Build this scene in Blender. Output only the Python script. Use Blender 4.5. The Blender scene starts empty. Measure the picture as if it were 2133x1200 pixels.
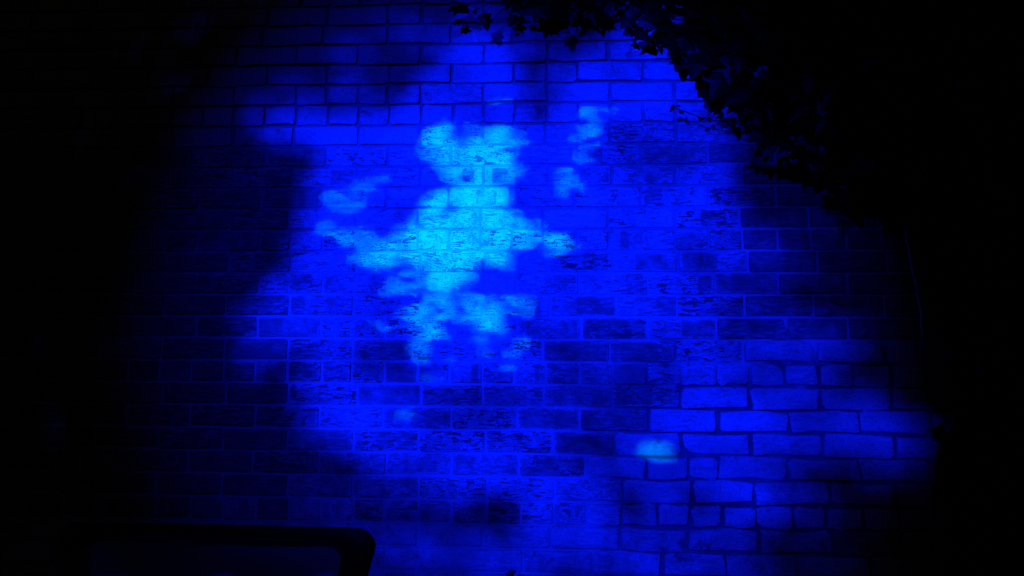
import bpy, bmesh, math, random
from mathutils import Vector, Matrix

# ------------------------------------------------------------------ camera, sky, light, exposure
scene = bpy.context.scene
col = scene.collection

cam_d = bpy.data.cameras.new('camera')
cam_d.sensor_width = 36.0
cam_d.lens = 36.0 * 1600.0 / 2133.0
cam_d.clip_start = 0.02
cam_d.clip_end = 500.0
cam = bpy.data.objects.new('camera', cam_d)
col.objects.link(cam)
RIGHT = Vector((0.998376, 0.056264, 0.008957))
UP = Vector((-0.000916, -0.141342, 0.989960))
FWD = Vector((-0.056965, 0.988361, 0.141061))
cam.matrix_world = Matrix(((RIGHT.x, UP.x, -FWD.x, 0.0),
                           (RIGHT.y, UP.y, -FWD.y, -2.5595),
                           (RIGHT.z, UP.z, -FWD.z, 1.10),
                           (0, 0, 0, 1)))
scene.camera = cam

world = bpy.data.worlds.new('World')
scene.world = world
world.use_nodes = True
wn = world.node_tree.nodes
sky_n = wn.new('ShaderNodeTexSky')
sky_n.sky_type = 'NISHITA'
sky_n.sun_disc = False
sky_n.sun_elevation = math.radians(1.0)
sky_n.sun_rotation = math.radians(150)
bg = wn['Background']
bg.inputs['Strength'].default_value = 0.0018          # night
world.node_tree.links.new(sky_n.outputs['Color'], bg.inputs['Color'])


def spot(name, loc, aim, power, color, size_deg, blend, radius):
    d = bpy.data.lights.new(name, 'SPOT')
    d.energy = power
    d.color = color
    d.spot_size = math.radians(size_deg)
    d.spot_blend = blend
    d.shadow_soft_size = radius
    o = bpy.data.objects.new(name, d)
    col.objects.link(o)
    o.location = loc
    o.rotation_euler = (Vector(aim) - Vector(loc)).to_track_quat('-Z', 'Y').to_euler()
    return o


FLOOD_AT = Vector((-1.1, -4.2, 2.0))
SPOT_AT = Vector((0.5, -4.3, 2.0))
spot('blue_floodlight', FLOOD_AT, (-0.24, 0, 1.482), 3300.0, (0.0, 0.006, 1.0), 42, 0.8, 0.031)
core_light = bpy.data.lights.new('added_cyan_light', 'AREA')  # added second lamp for the hot core, cyan to imitate clipped blue
core_light.shape = 'RECTANGLE'
core_light.size, core_light.size_y = 0.022, 0.007
core_light.spread = math.radians(34)
core_light.energy = 29.0
core_light.color = (0.0, 0.34, 1.0)
core_light_o = bpy.data.objects.new('added_cyan_light', core_light)
col.objects.link(core_light_o)
core_light_o.location = SPOT_AT
core_light_o.rotation_euler = (Vector((-0.36, 0, 1.645)) - SPOT_AT).to_track_quat('-Z', 'Y').to_euler()
spot('added_blue_fill', (-0.3, -4.5, 3.5), (-0.18, 0, 1.52), 500.0, (0.0, 0.006, 1.0), 31.5, 1.0, 0.05)  # added fill without a visible source, lifts the dim halo around the pool

scene.view_settings.view_transform = 'Standard'
scene.view_settings.look = 'None'
scene.view_settings.exposure = 0.0
scene.view_settings.gamma = 1.0
scene.view_settings.use_curve_mapping = False
scene.cycles.use_denoising = True
scene.cycles.denoiser = 'OPENIMAGEDENOISE'
scene.cycles.denoising_input_passes = 'RGB_ALBEDO_NORMAL'
scene.cycles.denoising_prefilter = 'ACCURATE'
scene.cycles.adaptive_threshold = 0.01
scene.cycles.max_bounces = 4
scene.cycles.diffuse_bounces = 2
scene.cycles.glossy_bounces = 2
scene.cycles.sample_clamp_indirect = 2.0

# ------------------------------------------------------------------ measured data, and leaves fitted to the light pattern (metres / millimetres)
FLOOD_LEAVES = (
    '-1168,1646,222,79,62;-1066,949,213,79,62;-918,2449,229,79,62;-760,480,205,79,62;-1324,1319,220,19,62;-944,672,209,19,62;-1227,1879,226,19,62;-351,394,'
    '200,19,62;-1206,1075,216,319,62;-96,2634,224,319,62;939,1804,205,319,62;-1414,1595,224,319,62;-1044,1714,222,259,62;-678,2601,229,259,62;-901,765,210,'
    '259,62;-1217,2271,230,259,62;239,2773,222,19,62;-390,2622,226,19,62;263,316,194,19,62;908,2133,209,19,62;1113,1439,199,169,62;-60,315,197,169,62;-1346'
    ',828,214,169,62;-28,2790,225,169,62;776,2477,214,79,62;1114,1704,202,79,62;-1037,466,207,79,62;-1475,1081,219,79,62;608,2662,217,259,62;1186,1259,196,'
    '259,62;-1260,560,211,259,62;1020,620,191,259,62;-637,350,202,49,62;745,378,190,49,62;687,2770,218,49,62;-1473,2023,230,49,62;846,1829,206,19,62;450,27'
    '12,219,19,62;-1665,1401,224,19,62;-1252,2127,229,19,62;1153,1960,204,289,62;650,2661,217,289,62;1295,800,190,289,62;1358,1455,197,289,62;687,2761,218,'
    '169,62;655,326,191,169,62;1217,1166,195,169,62;-1297,1179,218,169,62;1048,2356,210,319,62;16,2705,223,319,62;-1024,2609,232,319,62;1350,1768,200,319,6'
    '2;900,424,190,349,62;1201,2755,213,349,62;-1675,1699,228,349,62;-1631,1128,221,349,62;-1093,1817,224,19,62;-929,826,211,19,62;1198,552,188,19,62;-1054'
    ',2676,233,19,62;-36,2660,223,289,62;-1530,654,214,289,62;-756,2566,229,289,62;1093,1486,200,289,62;-599,2324,147,139,62;41,2448,144,139,62;833,544,125'
    ',139,62;-750,615,135,139,62;-1066,1077,140,169,62;943,684,126,169,62;-457,2522,148,169,62;799,2049,136,169,62;966,699,126,319,62;-208,2590,147,319,62;'
    '-588,2534,149,319,62;750,1805,135,319,62;-1103,1561,144,349,62;1030,1454,131,349,62;457,349,126,349,62;31,360,128,349,62;-444,399,132,109,62;539,2591,'
    '142,109,62;641,354,125,109,62;778,2118,137,109,62;784,2066,137,199,62;1007,1462,131,199,62;297,2642,144,199,62;-1180,1966,148,199,62;-1049,1077,140,19'
    ',62;1043,1550,131,19,62;-1009,1851,146,19,62;-648,453,133,19,62;769,2083,137,229,62;-947,2321,149,229,62;-847,812,137,229,62;1124,1235,129,229,62;226,'
    '329,127,79,62;1107,724,125,79,62;-1183,1221,142,79,62;-1464,2358,153,79,62;-406,2549,148,289,62;91,311,128,289,62;683,2408,140,289,62;1400,1024,125,28'
    '9,62;-841,851,137,19,62;-290,432,131,19,62;773,1788,135,19,62;748,2389,139,19,62;735,1830,135,139,62;31,360,128,139,62;959,714,126,139,62;-948,2349,14'
    '9,139,62;-1232,284,135,289,62;-1409,2829,156,289,62;-766,615,135,289,62;-441,2549,148,289,62;-1071,1595,144,349,62;905,1754,134,349,62;-996,312,134,34'
    '9,62;-22,359,129,349,62;811,544,125,109,62;-940,2358,149,109,62;427,327,126,109,62;1484,1245,126,109,62;-1032,1061,140,49,62;-723,548,134,49,62;-982,1'
    '825,146,49,62;-282,410,131,49,62;749,1797,135,229,62;590,360,125,229,62;-336,402,131,229,62;440,2648,143,229,62;1135,1173,128,169,62;-939,2340,149,169'
    ',62;1034,1526,131,169,62;1294,2085,134,169,62;-440,2522,148,319,62;423,2621,143,319,62;1152,1197,128,319,62;-898,2403,150,319,62;1129,1204,128,199,62;'
    '680,405,125,199,62;621,2516,141,199,62;1036,1558,131,199,62;-739,555,135,229,62;-19,2567,145,229,62;1236,888,125,229,62;-37,337,129,229,62;-44,2586,14'
    '6,79,62;1076,1462,130,79,62;-1674,863,143,79,62;1032,700,125,79,62;1154,1228,128,169,62;-476,435,132,169,62;1272,888,125,169,62;-1203,1527,145,169,62;'
    '-1023,1053,140,49,62;-731,555,134,49,62;-156,2626,147,49,62;1069,1470,131,49,62;852,1796,134,49,62;-1022,1045,140,49,62;360,340,126,49,62;31,331,128,4'
    '9,62;1017,1494,131,139,62;-1411,2609,154,139,62;1267,2274,135,139,62;802,2109,137,139,62;-840,843,137,19,62;1027,737,125,19,62;1199,362,122,19,62;1339'
    ',2751,138,19,62;16,338,128,109,62;419,327,126,109,62;1550,1494,128,109,62;323,2687,144,109,62;1008,1478,131,199,62;784,2075,137,199,62;937,713,126,199'
    ',62;-1781,1892,151,199,62;708,2407,140,109,62;-1452,420,138,109,62;-1656,2288,153,109,62;308,317,127,109,62;966,2680,140,139,62;522,2573,142,139,62;14'
    '52,1991,132,139,62;256,330,127,139,62;-432,2549,148,289,62;611,332,125,289,62;-920,2663,152,289,62;1508,818,123,289,62;975,729,126,169,62;-1194,2181,1'
    '50,169,62;-1866,1596,149,169,62;1600,1049,124,169,62;-1055,1045,140,19,62;-1174,2144,149,19,62;629,2534,141,19,62;1273,903,125,19,62;715,2380,139,319,'
    '62;-1204,1536,145,319,62;742,1805,135,229,62;605,2553,141,229,62;1180,1174,128,229,62;-1185,2180,150,349,62;-872,835,137,79,62;-929,2664,152,79,62;126'
    '4,873,125,109,62;772,2379,139,229,62;847,523,125,169,62;-857,858,138,19,62;-1016,1825,146,19,62;-388,2548,147,259,62;-248,722,88,349,62;-579,717,89,34'
    '9,62;-726,2236,97,349,62;-180,2425,96,349,62;-35,2261,94,259,62;-686,807,90,259,62;845,1462,87,259,62;-577,2181,96,259,62;-444,711,88,19,62;114,485,85'
    ',19,62;883,1607,87,19,62;-820,2211,97,19,62;-319,706,88,199,62;-22,460,85,199,62;-647,617,89,199,62;-486,2295,96,199,62;765,681,83,49,62;159,2427,94,4'
    '9,62;-517,508,88,49,62;-1134,1377,94,49,62;-315,497,87,259,62;-920,975,91,259,62;669,1991,90,259,62;928,816,83,259,62;-961,1126,92,319,62;724,585,83,3'
    '19,62;1049,1250,85,319,62;272,423,84,319,62;999,1165,85,169,62;-233,745,88,169,62;437,435,83,169,62;875,815,84,169,62;75,2357,94,79,62;-963,1620,95,79'
    ',62;-1047,2214,98,79,62;-1107,1213,93,79,62;822,1462,87,49,62;-43,2252,94,49,62;-152,428,86,49,62;665,2355,92,49,62;-925,1877,96,289,62;471,2511,93,28'
    '9,62;732,2170,91,289,62;-352,2474,97,289,62;912,1407,86,349,62;429,2530,94,349,62;-942,2222,98,349,62;715,1722,89,349,62;-1096,2019,97,139,62;-1043,15'
    '52,95,139,62;644,440,83,139,62;-803,906,91,139,62;-924,1868,96,229,62;-527,2224,96,229,62;279,2588,95,229,62;660,461,83,229,62;-949,1688,95,49,62;687,'
    '1839,89,49,62;548,423,83,49,62;1060,796,83,49,62;-1107,1485,95,199,62;151,2427,94,199,62;602,2445,93,199,62;-225,730,87,199,62;765,674,83,319,62;719,2'
    '050,90,319,62;-446,487,87,319,62;-429,2792,99,319,62;-404,2457,97,79,62;-501,508,87,79,62;-838,2229,97,79,62;1225,954,83,79,62;-845,2193,97,259,62;399'
    ',412,83,259,62;-951,1086,92,259,62;664,1856,89,259,62;-315,519,87,109,62;739,1739,89,109,62;715,2162,91,109,62;1139,1120,84,109,62;822,1462,87,199,62;'
    '1014,1165,85,199,62;-237,448,86,199,62;145,471,85,199,62;974,1415,86,109,62;-229,455,86,109,62;1175,857,83,109,62;936,831,83,109,62;-452,711,88,349,62'
    ';973,832,83,349,62;-695,845,90,349,62;117,2392,94,349,62;813,1446,87,169,62;710,600,83,169,62;-272,722,88,169,62;1042,1258,85,169,62;-536,2224,96,259,'
    '62;677,1764,89,259,62;625,2391,92,259,62;396,2567,94,259,62;828,1430,87,199,62;695,2042,90,199,62;707,1731,89,199,62;1007,1172,85,199,62;-569,2198,96,'
    '229,62;-958,1696,95,229,62;700,1747,89,229,62;627,2444,92,229,62;495,2492,93,139,62;692,1739,89,139,62;-1081,2197,98,139,62;38,461,85,139,62;-303,706,'
    '88,199,62;694,2033,90,199,62;421,2539,94,199,62;-994,1578,95,199,62;-960,1109,92,19,62;-218,745,88,19,62;159,2418,94,19,62;-1113,2010,97,19,62;719,205'
    '0,90,349,62;-950,1868,96,349,62;452,435,83,349,62;-511,2269,96,349,62;414,420,83,139,62;-1012,1586,95,139,62;678,1789,89,139,62;-1751,1579,98,139,62;7'
    '30,1714,89,349,62;748,2178,91,349,62;-984,1696,95,349,62;-478,509,87,349,62;-854,2203,97,289,62;66,2348,94,289,62;957,817,83,289,62;-198,434,86,289,62'
    ';-1002,1125,93,49,62;657,2373,92,49,62;1154,1120,84,49,62;713,2093,90,49,62;1160,1097,84,199,62;-1645,1856,99,199,62;-1445,2469,101,199,62;1504,1670,8'
    '5,199,62;1206,880,83,349,62;405,2567,94,259,62;257,409,84,259,62;-769,347,88,259,62;-969,1117,92,19,62;-217,738,87,19,62;-1094,1974,97,19,62;159,2427,'
    '94,19,62;413,2566,94,259,62;-769,347,88,259,62;-968,1093,92,19,62;-738,341,88,19,62;-745,340,88,229,62;-738,341,88,19,62;-977,1117,92,79,62;-315,505,8'
    '7,79,62;921,824,83,79,62;-762,362,88,79,62;813,1438,87,169,62;717,607,83,169,62;-484,711,88,169,62;75,2357,94,289,62;-793,354,88,289,62;-746,355,88,49'
    ',62;-950,2740,100,49,62;-985,1117,92,79,62;764,666,83,79,62;239,768,58,259,62;156,918,59,259,62;251,1120,59,259,62;-139,642,59,259,62;157,1135,60,19,6'
    '2;292,717,58,19,62;-621,1232,62,19,62;460,764,58,19,62;55,1189,60,319,62;641,1185,59,319,62;346,1175,59,319,62;217,881,59,319,62;16,585,58,289,62;-68,'
    '2129,64,289,62;285,791,58,289,62;-526,794,60,289,62;-738,2103,65,349,62;386,868,58,349,62;865,1071,58,349,62;-410,607,59,349,62;-262,1076,61,199,62;55'
    '3,604,57,199,62;766,874,57,199,62;722,1494,59,199,62;656,1398,59,19,62;-963,2115,66,19,62;492,2349,63,19,62;198,552,58,19,62;615,1334,59,79,62;-949,12'
    '06,63,79,62;-661,2137,65,79,62;906,1133,58,79,62;-119,2253,64,79,62;614,2060,62,79,62;208,745,58,79,62;-201,663,59,79,62;-1037,1435,64,259,62;-408,227'
    '6,65,259,62;592,641,57,259,62;-543,597,60,259,62;101,925,59,139,62;850,905,57,139,62;-120,2370,65,139,62;483,779,58,139,62;-302,639,59,19,62;834,1048,'
    '58,19,62;294,2497,64,19,62;957,1234,58,19,62;-866,1031,62,109,62;-147,754,59,109,62;437,741,58,109,62;-43,2138,64,109,62;134,1119,60,49,62;-508,2171,6'
    '5,49,62;340,468,57,49,62;-945,1947,65,49,62;-864,1859,65,259,62;797,1607,60,259,62;-430,749,60,259,62;467,471,57,259,62;267,1104,59,79,62;-900,1713,64'
    ',79,62;-1077,1270,63,79,62;625,1873,61,79,62;-631,838,61,199,62;795,1383,59,199,62;-806,2095,66,199,62;175,2364,64,199,62;100,543,58,19,62;745,739,57,'
    '19,62;955,914,57,19,62;-705,891,61,19,62;-896,522,60,49,62;91,2294,64,49,62;682,1698,60,49,62;676,2206,62,49,62;-912,1142,63,169,62;-231,2390,65,169,6'
    '2;901,1179,58,169,62;299,702,58,169,62;-951,1552,64,199,62;530,589,57,199,62;-621,1224,62,199,62;-145,479,58,199,62;-131,627,59,19,62;403,2476,63,19,6'
    '2;566,2339,63,19,62;1004,1995,60,19,62;-237,499,59,259,62;201,775,58,259,62;644,1731,60,259,62;-1314,946,63,259,62;-22,511,58,79,62;640,518,56,79,62;9'
    '33,1375,58,79,62;668,664,57,79,62;750,866,57,169,62;706,1486,59,169,62;-265,767,60,169,62;490,772,58,169,62;663,1170,58,139,62;39,1205,60,139,62;1092,'
    '1081,57,139,62;779,829,57,139,62;1063,848,56,229,62;-1582,1251,65,229,62;-60,2129,64,229,62;126,1111,60,229,62;453,794,58,109,62;208,730,58,109,62;-88'
    '4,1920,65,109,62;-1519,1820,67,109,62;150,1150,60,19,62;-408,2267,65,19,62;187,911,59,19,62;-238,1084,61,19,62;-926,1569,64,319,62;47,1189,60,319,62;6'
    '31,2068,62,319,62;882,2281,62,319,62;206,545,58,79,62;16,593,58,79,62;164,926,59,79,62;1257,1647,58,79,62;273,467,57,259,62;-322,2732,66,259,62;635,19'
    '40,61,259,62;156,926,59,259,62;-1035,2000,66,229,62;-795,914,61,229,62;1164,924,56,229,62;-202,761,59,229,62;631,2311,62,79,62;91,2303,64,79,62;1196,1'
    '067,57,79,62;624,1848,61,79,62;444,734,58,289,62;267,1104,59,289,62;284,709,58,289,62;-721,883,61,289,62;-68,2129,64,259,62;126,1119,60,259,62;659,170'
    '6,60,259,62;1213,992,56,259,62;-604,1224,62,349,62;55,1181,60,349,62;-907,1687,64,349,62;-43,2111,63,349,62;192,2391,64,109,62;307,709,58,109,62;468,4'
    '78,57,109,62;-517,2189,65,109,62;437,756,58,79,62;-1645,1562,66,79,62;1215,696,55,79,62;-857,367,60,79,62;-542,2162,65,289,62;-930,1158,63,289,62;683,'
    '1706,60,289,62;453,471,57,289,62;630,2051,61,349,62;-163,769,59,349,62;-43,2120,64,349,62;202,904,59,349,62;623,2068,62,139,62;39,1197,60,139,62;259,1'
    '128,59,139,62;-155,769,59,139,62;827,1056,58,229,62;208,745,58,229,62;191,545,58,229,62;-139,634,59,229,62;259,1104,59,259,62;-920,1134,63,259,62;-154'
    '8,2177,68,259,62;-1262,2549,68,259,62;652,1739,60,229,62;140,926,59,229,62;1340,1958,59,229,62;-1085,1254,63,229,62;-637,1224,62,199,62;117,925,59,199'
    ',62;835,1071,58,199,62;622,2034,61,199,62;-422,750,60,79,62;-68,2155,64,79,62;-1400,481,62,79,62;208,760,58,79,62;259,1104,59,109,62;-948,1190,63,109,'
    '62;108,2374,64,109,62;-509,2206,65,109,62;201,2390,64,289,62;-481,333,59,289,62;-951,1569,64,289,62;-343,2437,65,289,62;-629,1232,62,199,62;622,2051,6'
    '1,199,62;216,745,58,199,62;444,742,58,199,62;453,478,57,79,62;-458,333,59,79,62;-214,2408,65,79,62;577,633,57,79,62;251,1112,59,259,62;66,2304,64,259,'
    '62;-458,333,59,259,62;-760,318,59,259,62;307,709,58,319,62;-449,312,59,319,62;-784,317,59,319,62;1537,1346,57,319,62;101,925,59,169,62;-434,2268,65,16'
    '9,62;216,783,58,169,62;916,1187,58,169,62;216,753,58,199,62;-442,312,59,199,62;-163,754,59,199,62;-916,2767,68,199,62;-481,333,59,289,62;1492,980,56,2'
    '89,62;1242,2754,62,289,62;1090,338,55,289,62;-409,2294,65,349,62;-131,642,59,349,62;490,765,58,349,62;-912,1134,63,349,62;-458,333,59,79,62;1421,736,5'
    '5,79,62;-1399,2450,68,79,62;939,2626,63,79,62;-139,642,59,169,62;-449,312,59,169,62;468,764,58,169,62;-1643,895,64,169,62;-481,333,59,289,62;1217,2232'
    ',60,289,62;622,2060,61,139,62;47,1197,60,139,62;-473,325,59,139,62;-442,312,59,199,62;-139,649,59,169,62;-449,312,59,169,62;-458,333,59,79,62;168,530,'
    '58,79,62;-907,1696,64,349,62;-442,312,59,349,62;-473,325,59,139,62;-458,333,59,79,62;835,1064,58,19,62;-434,319,59,19,62;-442,312,59,349,62;206,560,58'
    ',49,62;-949,1214,63,49,62;827,1056,58,49,62;-442,326,59,49,62;-442,326,59,229,62;-449,312,59,319,62;-449,312,59,169,62;-449,312,59,319,62;-442,312,59,'
    '199,62;-473,333,59,109,62;-442,326,59,229,62;-481,333,59,289,62;-442,312,59,199,62;-949,1206,63,49,62;-442,326,59,49,62;-442,326,59,49,62;-442,312,59,'
    '349,62;-449,312,59,169,62;-458,333,59,259,62;842,1071,58,19,62;-434,319,59,19,62;-481,333,59,289,62;-473,325,59,139,62;-473,333,59,109,62;-449,312,59,'
    '169,62;-449,312,59,319,62;-442,326,59,229,62;-481,333,59,289,62;-481,333,59,289,62;-434,319,59,19,62;-442,312,59,349,62;-449,312,59,319,62;-442,312,59'
    ',349,62;-473,333,59,109,62;-449,312,59,169,62;-458,333,59,259,62;-481,333,59,289,62;-449,312,59,319,62;-442,326,59,229,62;-473,333,59,109,62;-481,333,'
    '59,289,62;-442,326,59,49,62;-434,319,59,19,62;-473,325,59,139,62;-458,333,59,79,62;-442,312,59,349,62;-434,319,59,19,62;-442,326,59,49,62;-586,1420,43'
    ',169,30;262,1944,42,169,30;399,1892,42,169,30;-95,1101,41,169,30;311,1918,42,49,30;449,1933,42,49,30;-111,1062,41,49,30;-373,1028,42,49,30;271,1969,43'
    ',349,30;-610,1403,43,349,30;375,1875,42,349,30;-295,2115,44,349,30;245,1918,42,319,30;-554,1436,43,319,30;-40,1102,41,319,30;368,1934,42,319,30;-72,13'
    '40,42,289,30;-505,1185,42,289,30;549,1494,41,289,30;780,1217,40,289,30;566,1535,41,169,30;508,1145,40,169,30;-261,2088,44,169,30;-529,1711,43,169,30;5'
    '10,1502,41,139,30;-32,1316,42,139,30;749,1209,40,139,30;430,1121,40,139,30;572,1470,41,79,30;-346,2151,44,79,30;-105,1364,42,79,30;-205,1006,41,79,30;'
    '-363,966,41,289,30;206,1277,41,289,30;31,1048,41,289,30;484,2035,42,289,30;-397,1051,42,199,30;151,1285,41,199,30;402,1262,41,199,30;-378,911,41,199,3'
    '0;253,1285,41,19,30;-324,1005,41,19,30;441,1247,41,19,30;-280,2229,44,19,30;459,2019,42,319,30;-395,965,41,319,30;488,1263,41,319,30;63,1064,41,319,30'
    ';-508,1265,42,49,30;216,2222,43,49,30;-826,1223,43,49,30;70,713,40,49,30;-151,1109,41,109,30;-530,1177,42,109,30;555,1161,40,109,30;239,2038,43,109,30'
    ';391,1090,40,139,30;108,691,40,139,30;304,981,40,139,30;-135,1140,41,139,30;296,2029,43,169,30;-860,1255,43,169,30;797,1257,40,169,30;23,675,40,169,30'
    ';-643,1387,43,139,30;593,909,40,139,30;464,1883,42,139,30;-456,864,41,139,30;-520,1395,43,229,30;630,1559,41,229,30;-388,2125,44,229,30;16,947,41,229,'
    '30;563,908,40,109,30;-181,1007,41,109,30;204,1910,43,109,30;529,1334,41,109,30;540,908,40,79,30;646,902,39,79,30;480,1551,41,79,30;653,1543,41,79,30;-'
    '202,2078,44,229,30;16,1276,41,229,30;518,2095,42,229,30;364,1302,41,229,30;-538,1745,44,19,30;-210,2114,44,19,30;71,1284,41,19,30;325,1309,41,19,30;-5'
    '45,1695,43,349,30;78,826,40,349,30;-135,2078,44,349,30;-260,2062,44,349,30;-471,1711,43,319,30;-16,1118,41,319,30;308,1254,41,319,30;492,1122,40,319,3'
    '0;713,1272,40,169,30;161,640,40,169,30;433,922,40,169,30;326,943,40,169,30;747,1147,40,79,30;57,2162,43,79,30;183,2231,43,79,30;265,996,40,79,30;724,1'
    '147,40,259,30;588,1232,40,259,30;328,1028,40,259,30;-322,2248,44,259,30;651,1256,40,199,30;-260,990,41,199,30;-422,1075,42,199,30;257,2230,43,199,30;2'
    '82,606,39,109,30;489,1916,42,109,30;-493,1330,42,109,30;741,1009,39,109,30;189,2056,43,199,30;423,1849,42,199,30;709,956,39,199,30;442,1968,42,199,30;'
    '-701,1192,43,139,30;524,1430,41,139,30;-46,681,40,139,30;821,1280,40,139,30;426,601,39,19,30;827,1225,40,19,30;592,1115,40,19,30;444,2079,42,19,30;157'
    ',1026,41,199,30;-628,1444,43,199,30;55,994,41,199,30;-255,1131,42,199,30;528,1583,41,349,30;-804,1111,43,349,30;-521,1453,43,349,30;318,1850,42,349,30'
    ';-126,1023,41,19,30;118,1033,41,19,30;573,736,39,19,30;-873,2043,45,19,30;-56,1292,42,169,30;-986,1287,43,169,30;172,1003,41,169,30;-504,855,41,169,30'
    ';-480,1161,42,259,30;180,1936,43,259,30;-422,2125,44,259,30;409,2342,43,259,30;135,1309,41,199,30;62,743,40,199,30;-865,1519,44,199,30;-271,2203,44,19'
    '9,30;495,923,40,49,30;-829,1662,44,49,30;-196,2299,44,49,30;535,1279,40,49,30;437,1090,40,349,30;441,2288,43,349,30;-482,1217,42,349,30;510,1216,40,34'
    '9,30;-81,1388,42,319,30;455,1502,41,319,30;610,1665,41,319,30;62,864,40,319,30;345,2020,43,109,30;464,638,39,109,30;669,902,39,109,30;365,571,39,109,3'
    '0;448,1551,41,229,30;-334,1083,42,229,30;577,2155,42,229,30;-338,896,41,229,30;495,661,39,79,30;542,2078,42,79,30;251,2354,43,79,30;624,1600,41,79,30;'
    '230,627,40,319,30;212,1851,42,319,30;739,1327,40,319,30;752,1078,40,319,30;99,2223,43,229,30;237,1238,41,229,30;123,639,40,229,30;-793,1231,43,229,30;'
    '184,618,40,169,30;-744,2041,45,169,30;359,1074,40,169,30;-408,826,41,169,30;408,1184,40,259,30;32,2163,43,259,30;-107,568,40,259,30;603,1446,41,259,30'
    ';-40,1157,41,169,30;-693,1395,43,169,30;318,920,40,169,30;-84,2042,43,169,30;-95,1141,41,139,30;545,810,39,139,30;800,979,39,139,30;372,944,40,139,30;'
    '317,875,40,259,30;-1015,1344,43,259,30;876,1288,40,259,30;8,1094,41,259,30;-63,1062,41,19,30;638,1100,40,19,30;224,2186,43,19,30;-627,1168,42,19,30;37'
    '5,674,39,229,30;489,1310,41,229,30;-316,2355,45,229,30;-533,1289,42,229,30;568,1873,42,79,30;139,812,40,79,30;546,1390,41,79,30;-437,1027,42,79,30;-58'
    '2,2074,44,199,30;-252,967,41,199,30;119,1253,41,199,30;536,523,39,199,30;-85,740,40,289,30;574,1798,42,289,30;31,909,41,289,30;-756,2336,45,289,30;717'
    ',1583,41,19,30;602,722,39,19,30;-23,644,40,19,30;632,932,40,19,30;-955,1477,44,49,30;-150,984,41,49,30;708,925,39,49,30;948,1065,39,49,30;440,558,39,2'
    '29,30;214,2047,43,229,30;23,704,40,229,30;-176,545,40,229,30;690,872,39,79,30;-113,1380,42,79,30;727,1624,41,79,30;595,2224,43,79,30;-803,1087,42,229,'
    '30;817,1187,40,229,30;371,1278,41,229,30;-337,2106,44,229,30;-478,1686,43,349,30;487,930,40,349,30;898,965,39,349,30;-506,2404,45,349,30;327,584,39,16'
    '9,30;-148,815,41,169,30;-207,1148,42,169,30;950,966,39,169,30;-449,879,41,319,30;-714,714,41,319,30;-479,1114,42,319,30;-842,1937,45,319,30;358,1850,4'
    '2,139,30;524,2009,42,139,30;225,2274,43,139,30;369,785,40,139,30;-867,1231,43,319,30;222,1309,41,319,30;1038,922,39,319,30;345,2028,43,319,30;546,1122'
    ',40,19,30;-297,797,41,19,30;510,2113,42,19,30;-1126,738,42,19,30;505,1592,41,49,30;484,1106,40,49,30;57,2110,43,49,30;16,962,41,49,30;-526,2795,46,19,'
    '30;-512,1428,43,19,30;-1420,1452,45,19,30;-64,1324,42,19,30;735,1040,40,229,30;694,761,39,229,30;578,1673,41,229,30;-639,1281,43,229,30;234,1027,40,10'
    '9,30;-1097,2481,46,109,30;402,2422,43,109,30;-187,2263,44,109,30;-533,2757,46,199,30;190,2074,43,199,30;416,2306,43,199,30;730,1295,40,199,30;526,938,'
    '40,349,30;-683,931,42,349,30;-840,1535,44,349,30;523,2269,43,349,30;-572,1737,44,49,30;-905,380,41,49,30;-868,1773,44,49,30;-916,2043,45,49,30;-1392,6'
    '79,43,79,30;220,1859,42,79,30;553,833,39,79,30;-853,301,41,79,30;-773,969,42,139,30;485,1462,41,139,30;-617,893,42,139,30;-487,1686,43,139,30;290,591,'
    '39,259,30;-97,1380,42,259,30;1127,923,39,259,30;-400,495,40,259,30;-439,2125,44,229,30;-1465,1802,45,229,30;471,1857,42,229,30;398,1075,40,229,30;62,8'
    '33,40,139,30;1075,1043,39,139,30;-269,2053,44,139,30;-105,1388,42,139,30;923,1312,40,49,30;-288,2778,45,49,30;-1193,403,42,49,30;-652,1411,43,49,30;32'
    '1,2037,43,19,30;1396,1252,39,19,30;1311,1015,38,19,30;-1559,888,43,19,30;-1358,2375,47,259,30;-105,1380,42,259,30;-1595,919,44,259,30;1401,1221,39,259'
    ',30;16,924,41,319,30;1190,2180,41,319,30;1304,1015,39,319,30;-1634,975,44,319,30;-1345,2448,47,49,30;-314,2770,45,49,30;1483,1598,39,49,30;-1580,848,4'
    '3,49,30;372,1302,41,289,30;558,509,39,289,30;16,939,41,289,30;-845,2794,47,289,30;8,947,41,109,30;1481,1108,38,109,30;-1345,392,42,109,30;-105,1388,42'
    ',109,30;249,2239,43,199,30;356,1317,41,199,30;472,930,40,199,30;543,523,39,199,30;234,2354,43,169,30;329,2029,43,169,30;0,1284,41,169,30;383,1074,40,1'
    '69,30;-1623,2114,46,49,30;1419,883,38,49,30;-1624,1527,45,49,30;-855,1670,44,349,30;249,2247,43,139,30;-645,1926,29,109,30;-62,900,27,109,30;-39,839,2'
    '6,109,30;-724,1971,29,109,30;-620,1918,29,79,30;-698,1970,29,79,30;-86,907,27,79,30;-62,846,27,79,30;-672,1944,29,289,30;-594,1900,29,289,30;-47,908,2'
    '7,289,30;-23,847,26,289,30;-647,1961,29,139,30;-644,1892,29,139,30;-86,869,27,139,30;-47,939,27,139,30;210,1691,27,79,30;513,1022,26,79,30;349,2255,28'
    ',79,30;443,1006,26,79,30;482,1014,26,139,30;543,1022,26,139,30;373,2228,28,139,30;243,1691,27,139,30;543,999,26,349,30;473,991,26,349,30;341,2290,28,3'
    '49,30;357,2211,28,349,30;194,1700,27,49,30;324,2255,28,49,30;582,1023,26,49,30;428,1013,26,49,30;490,1649,27,139,30;362,1608,27,139,30;428,1365,27,139'
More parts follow.
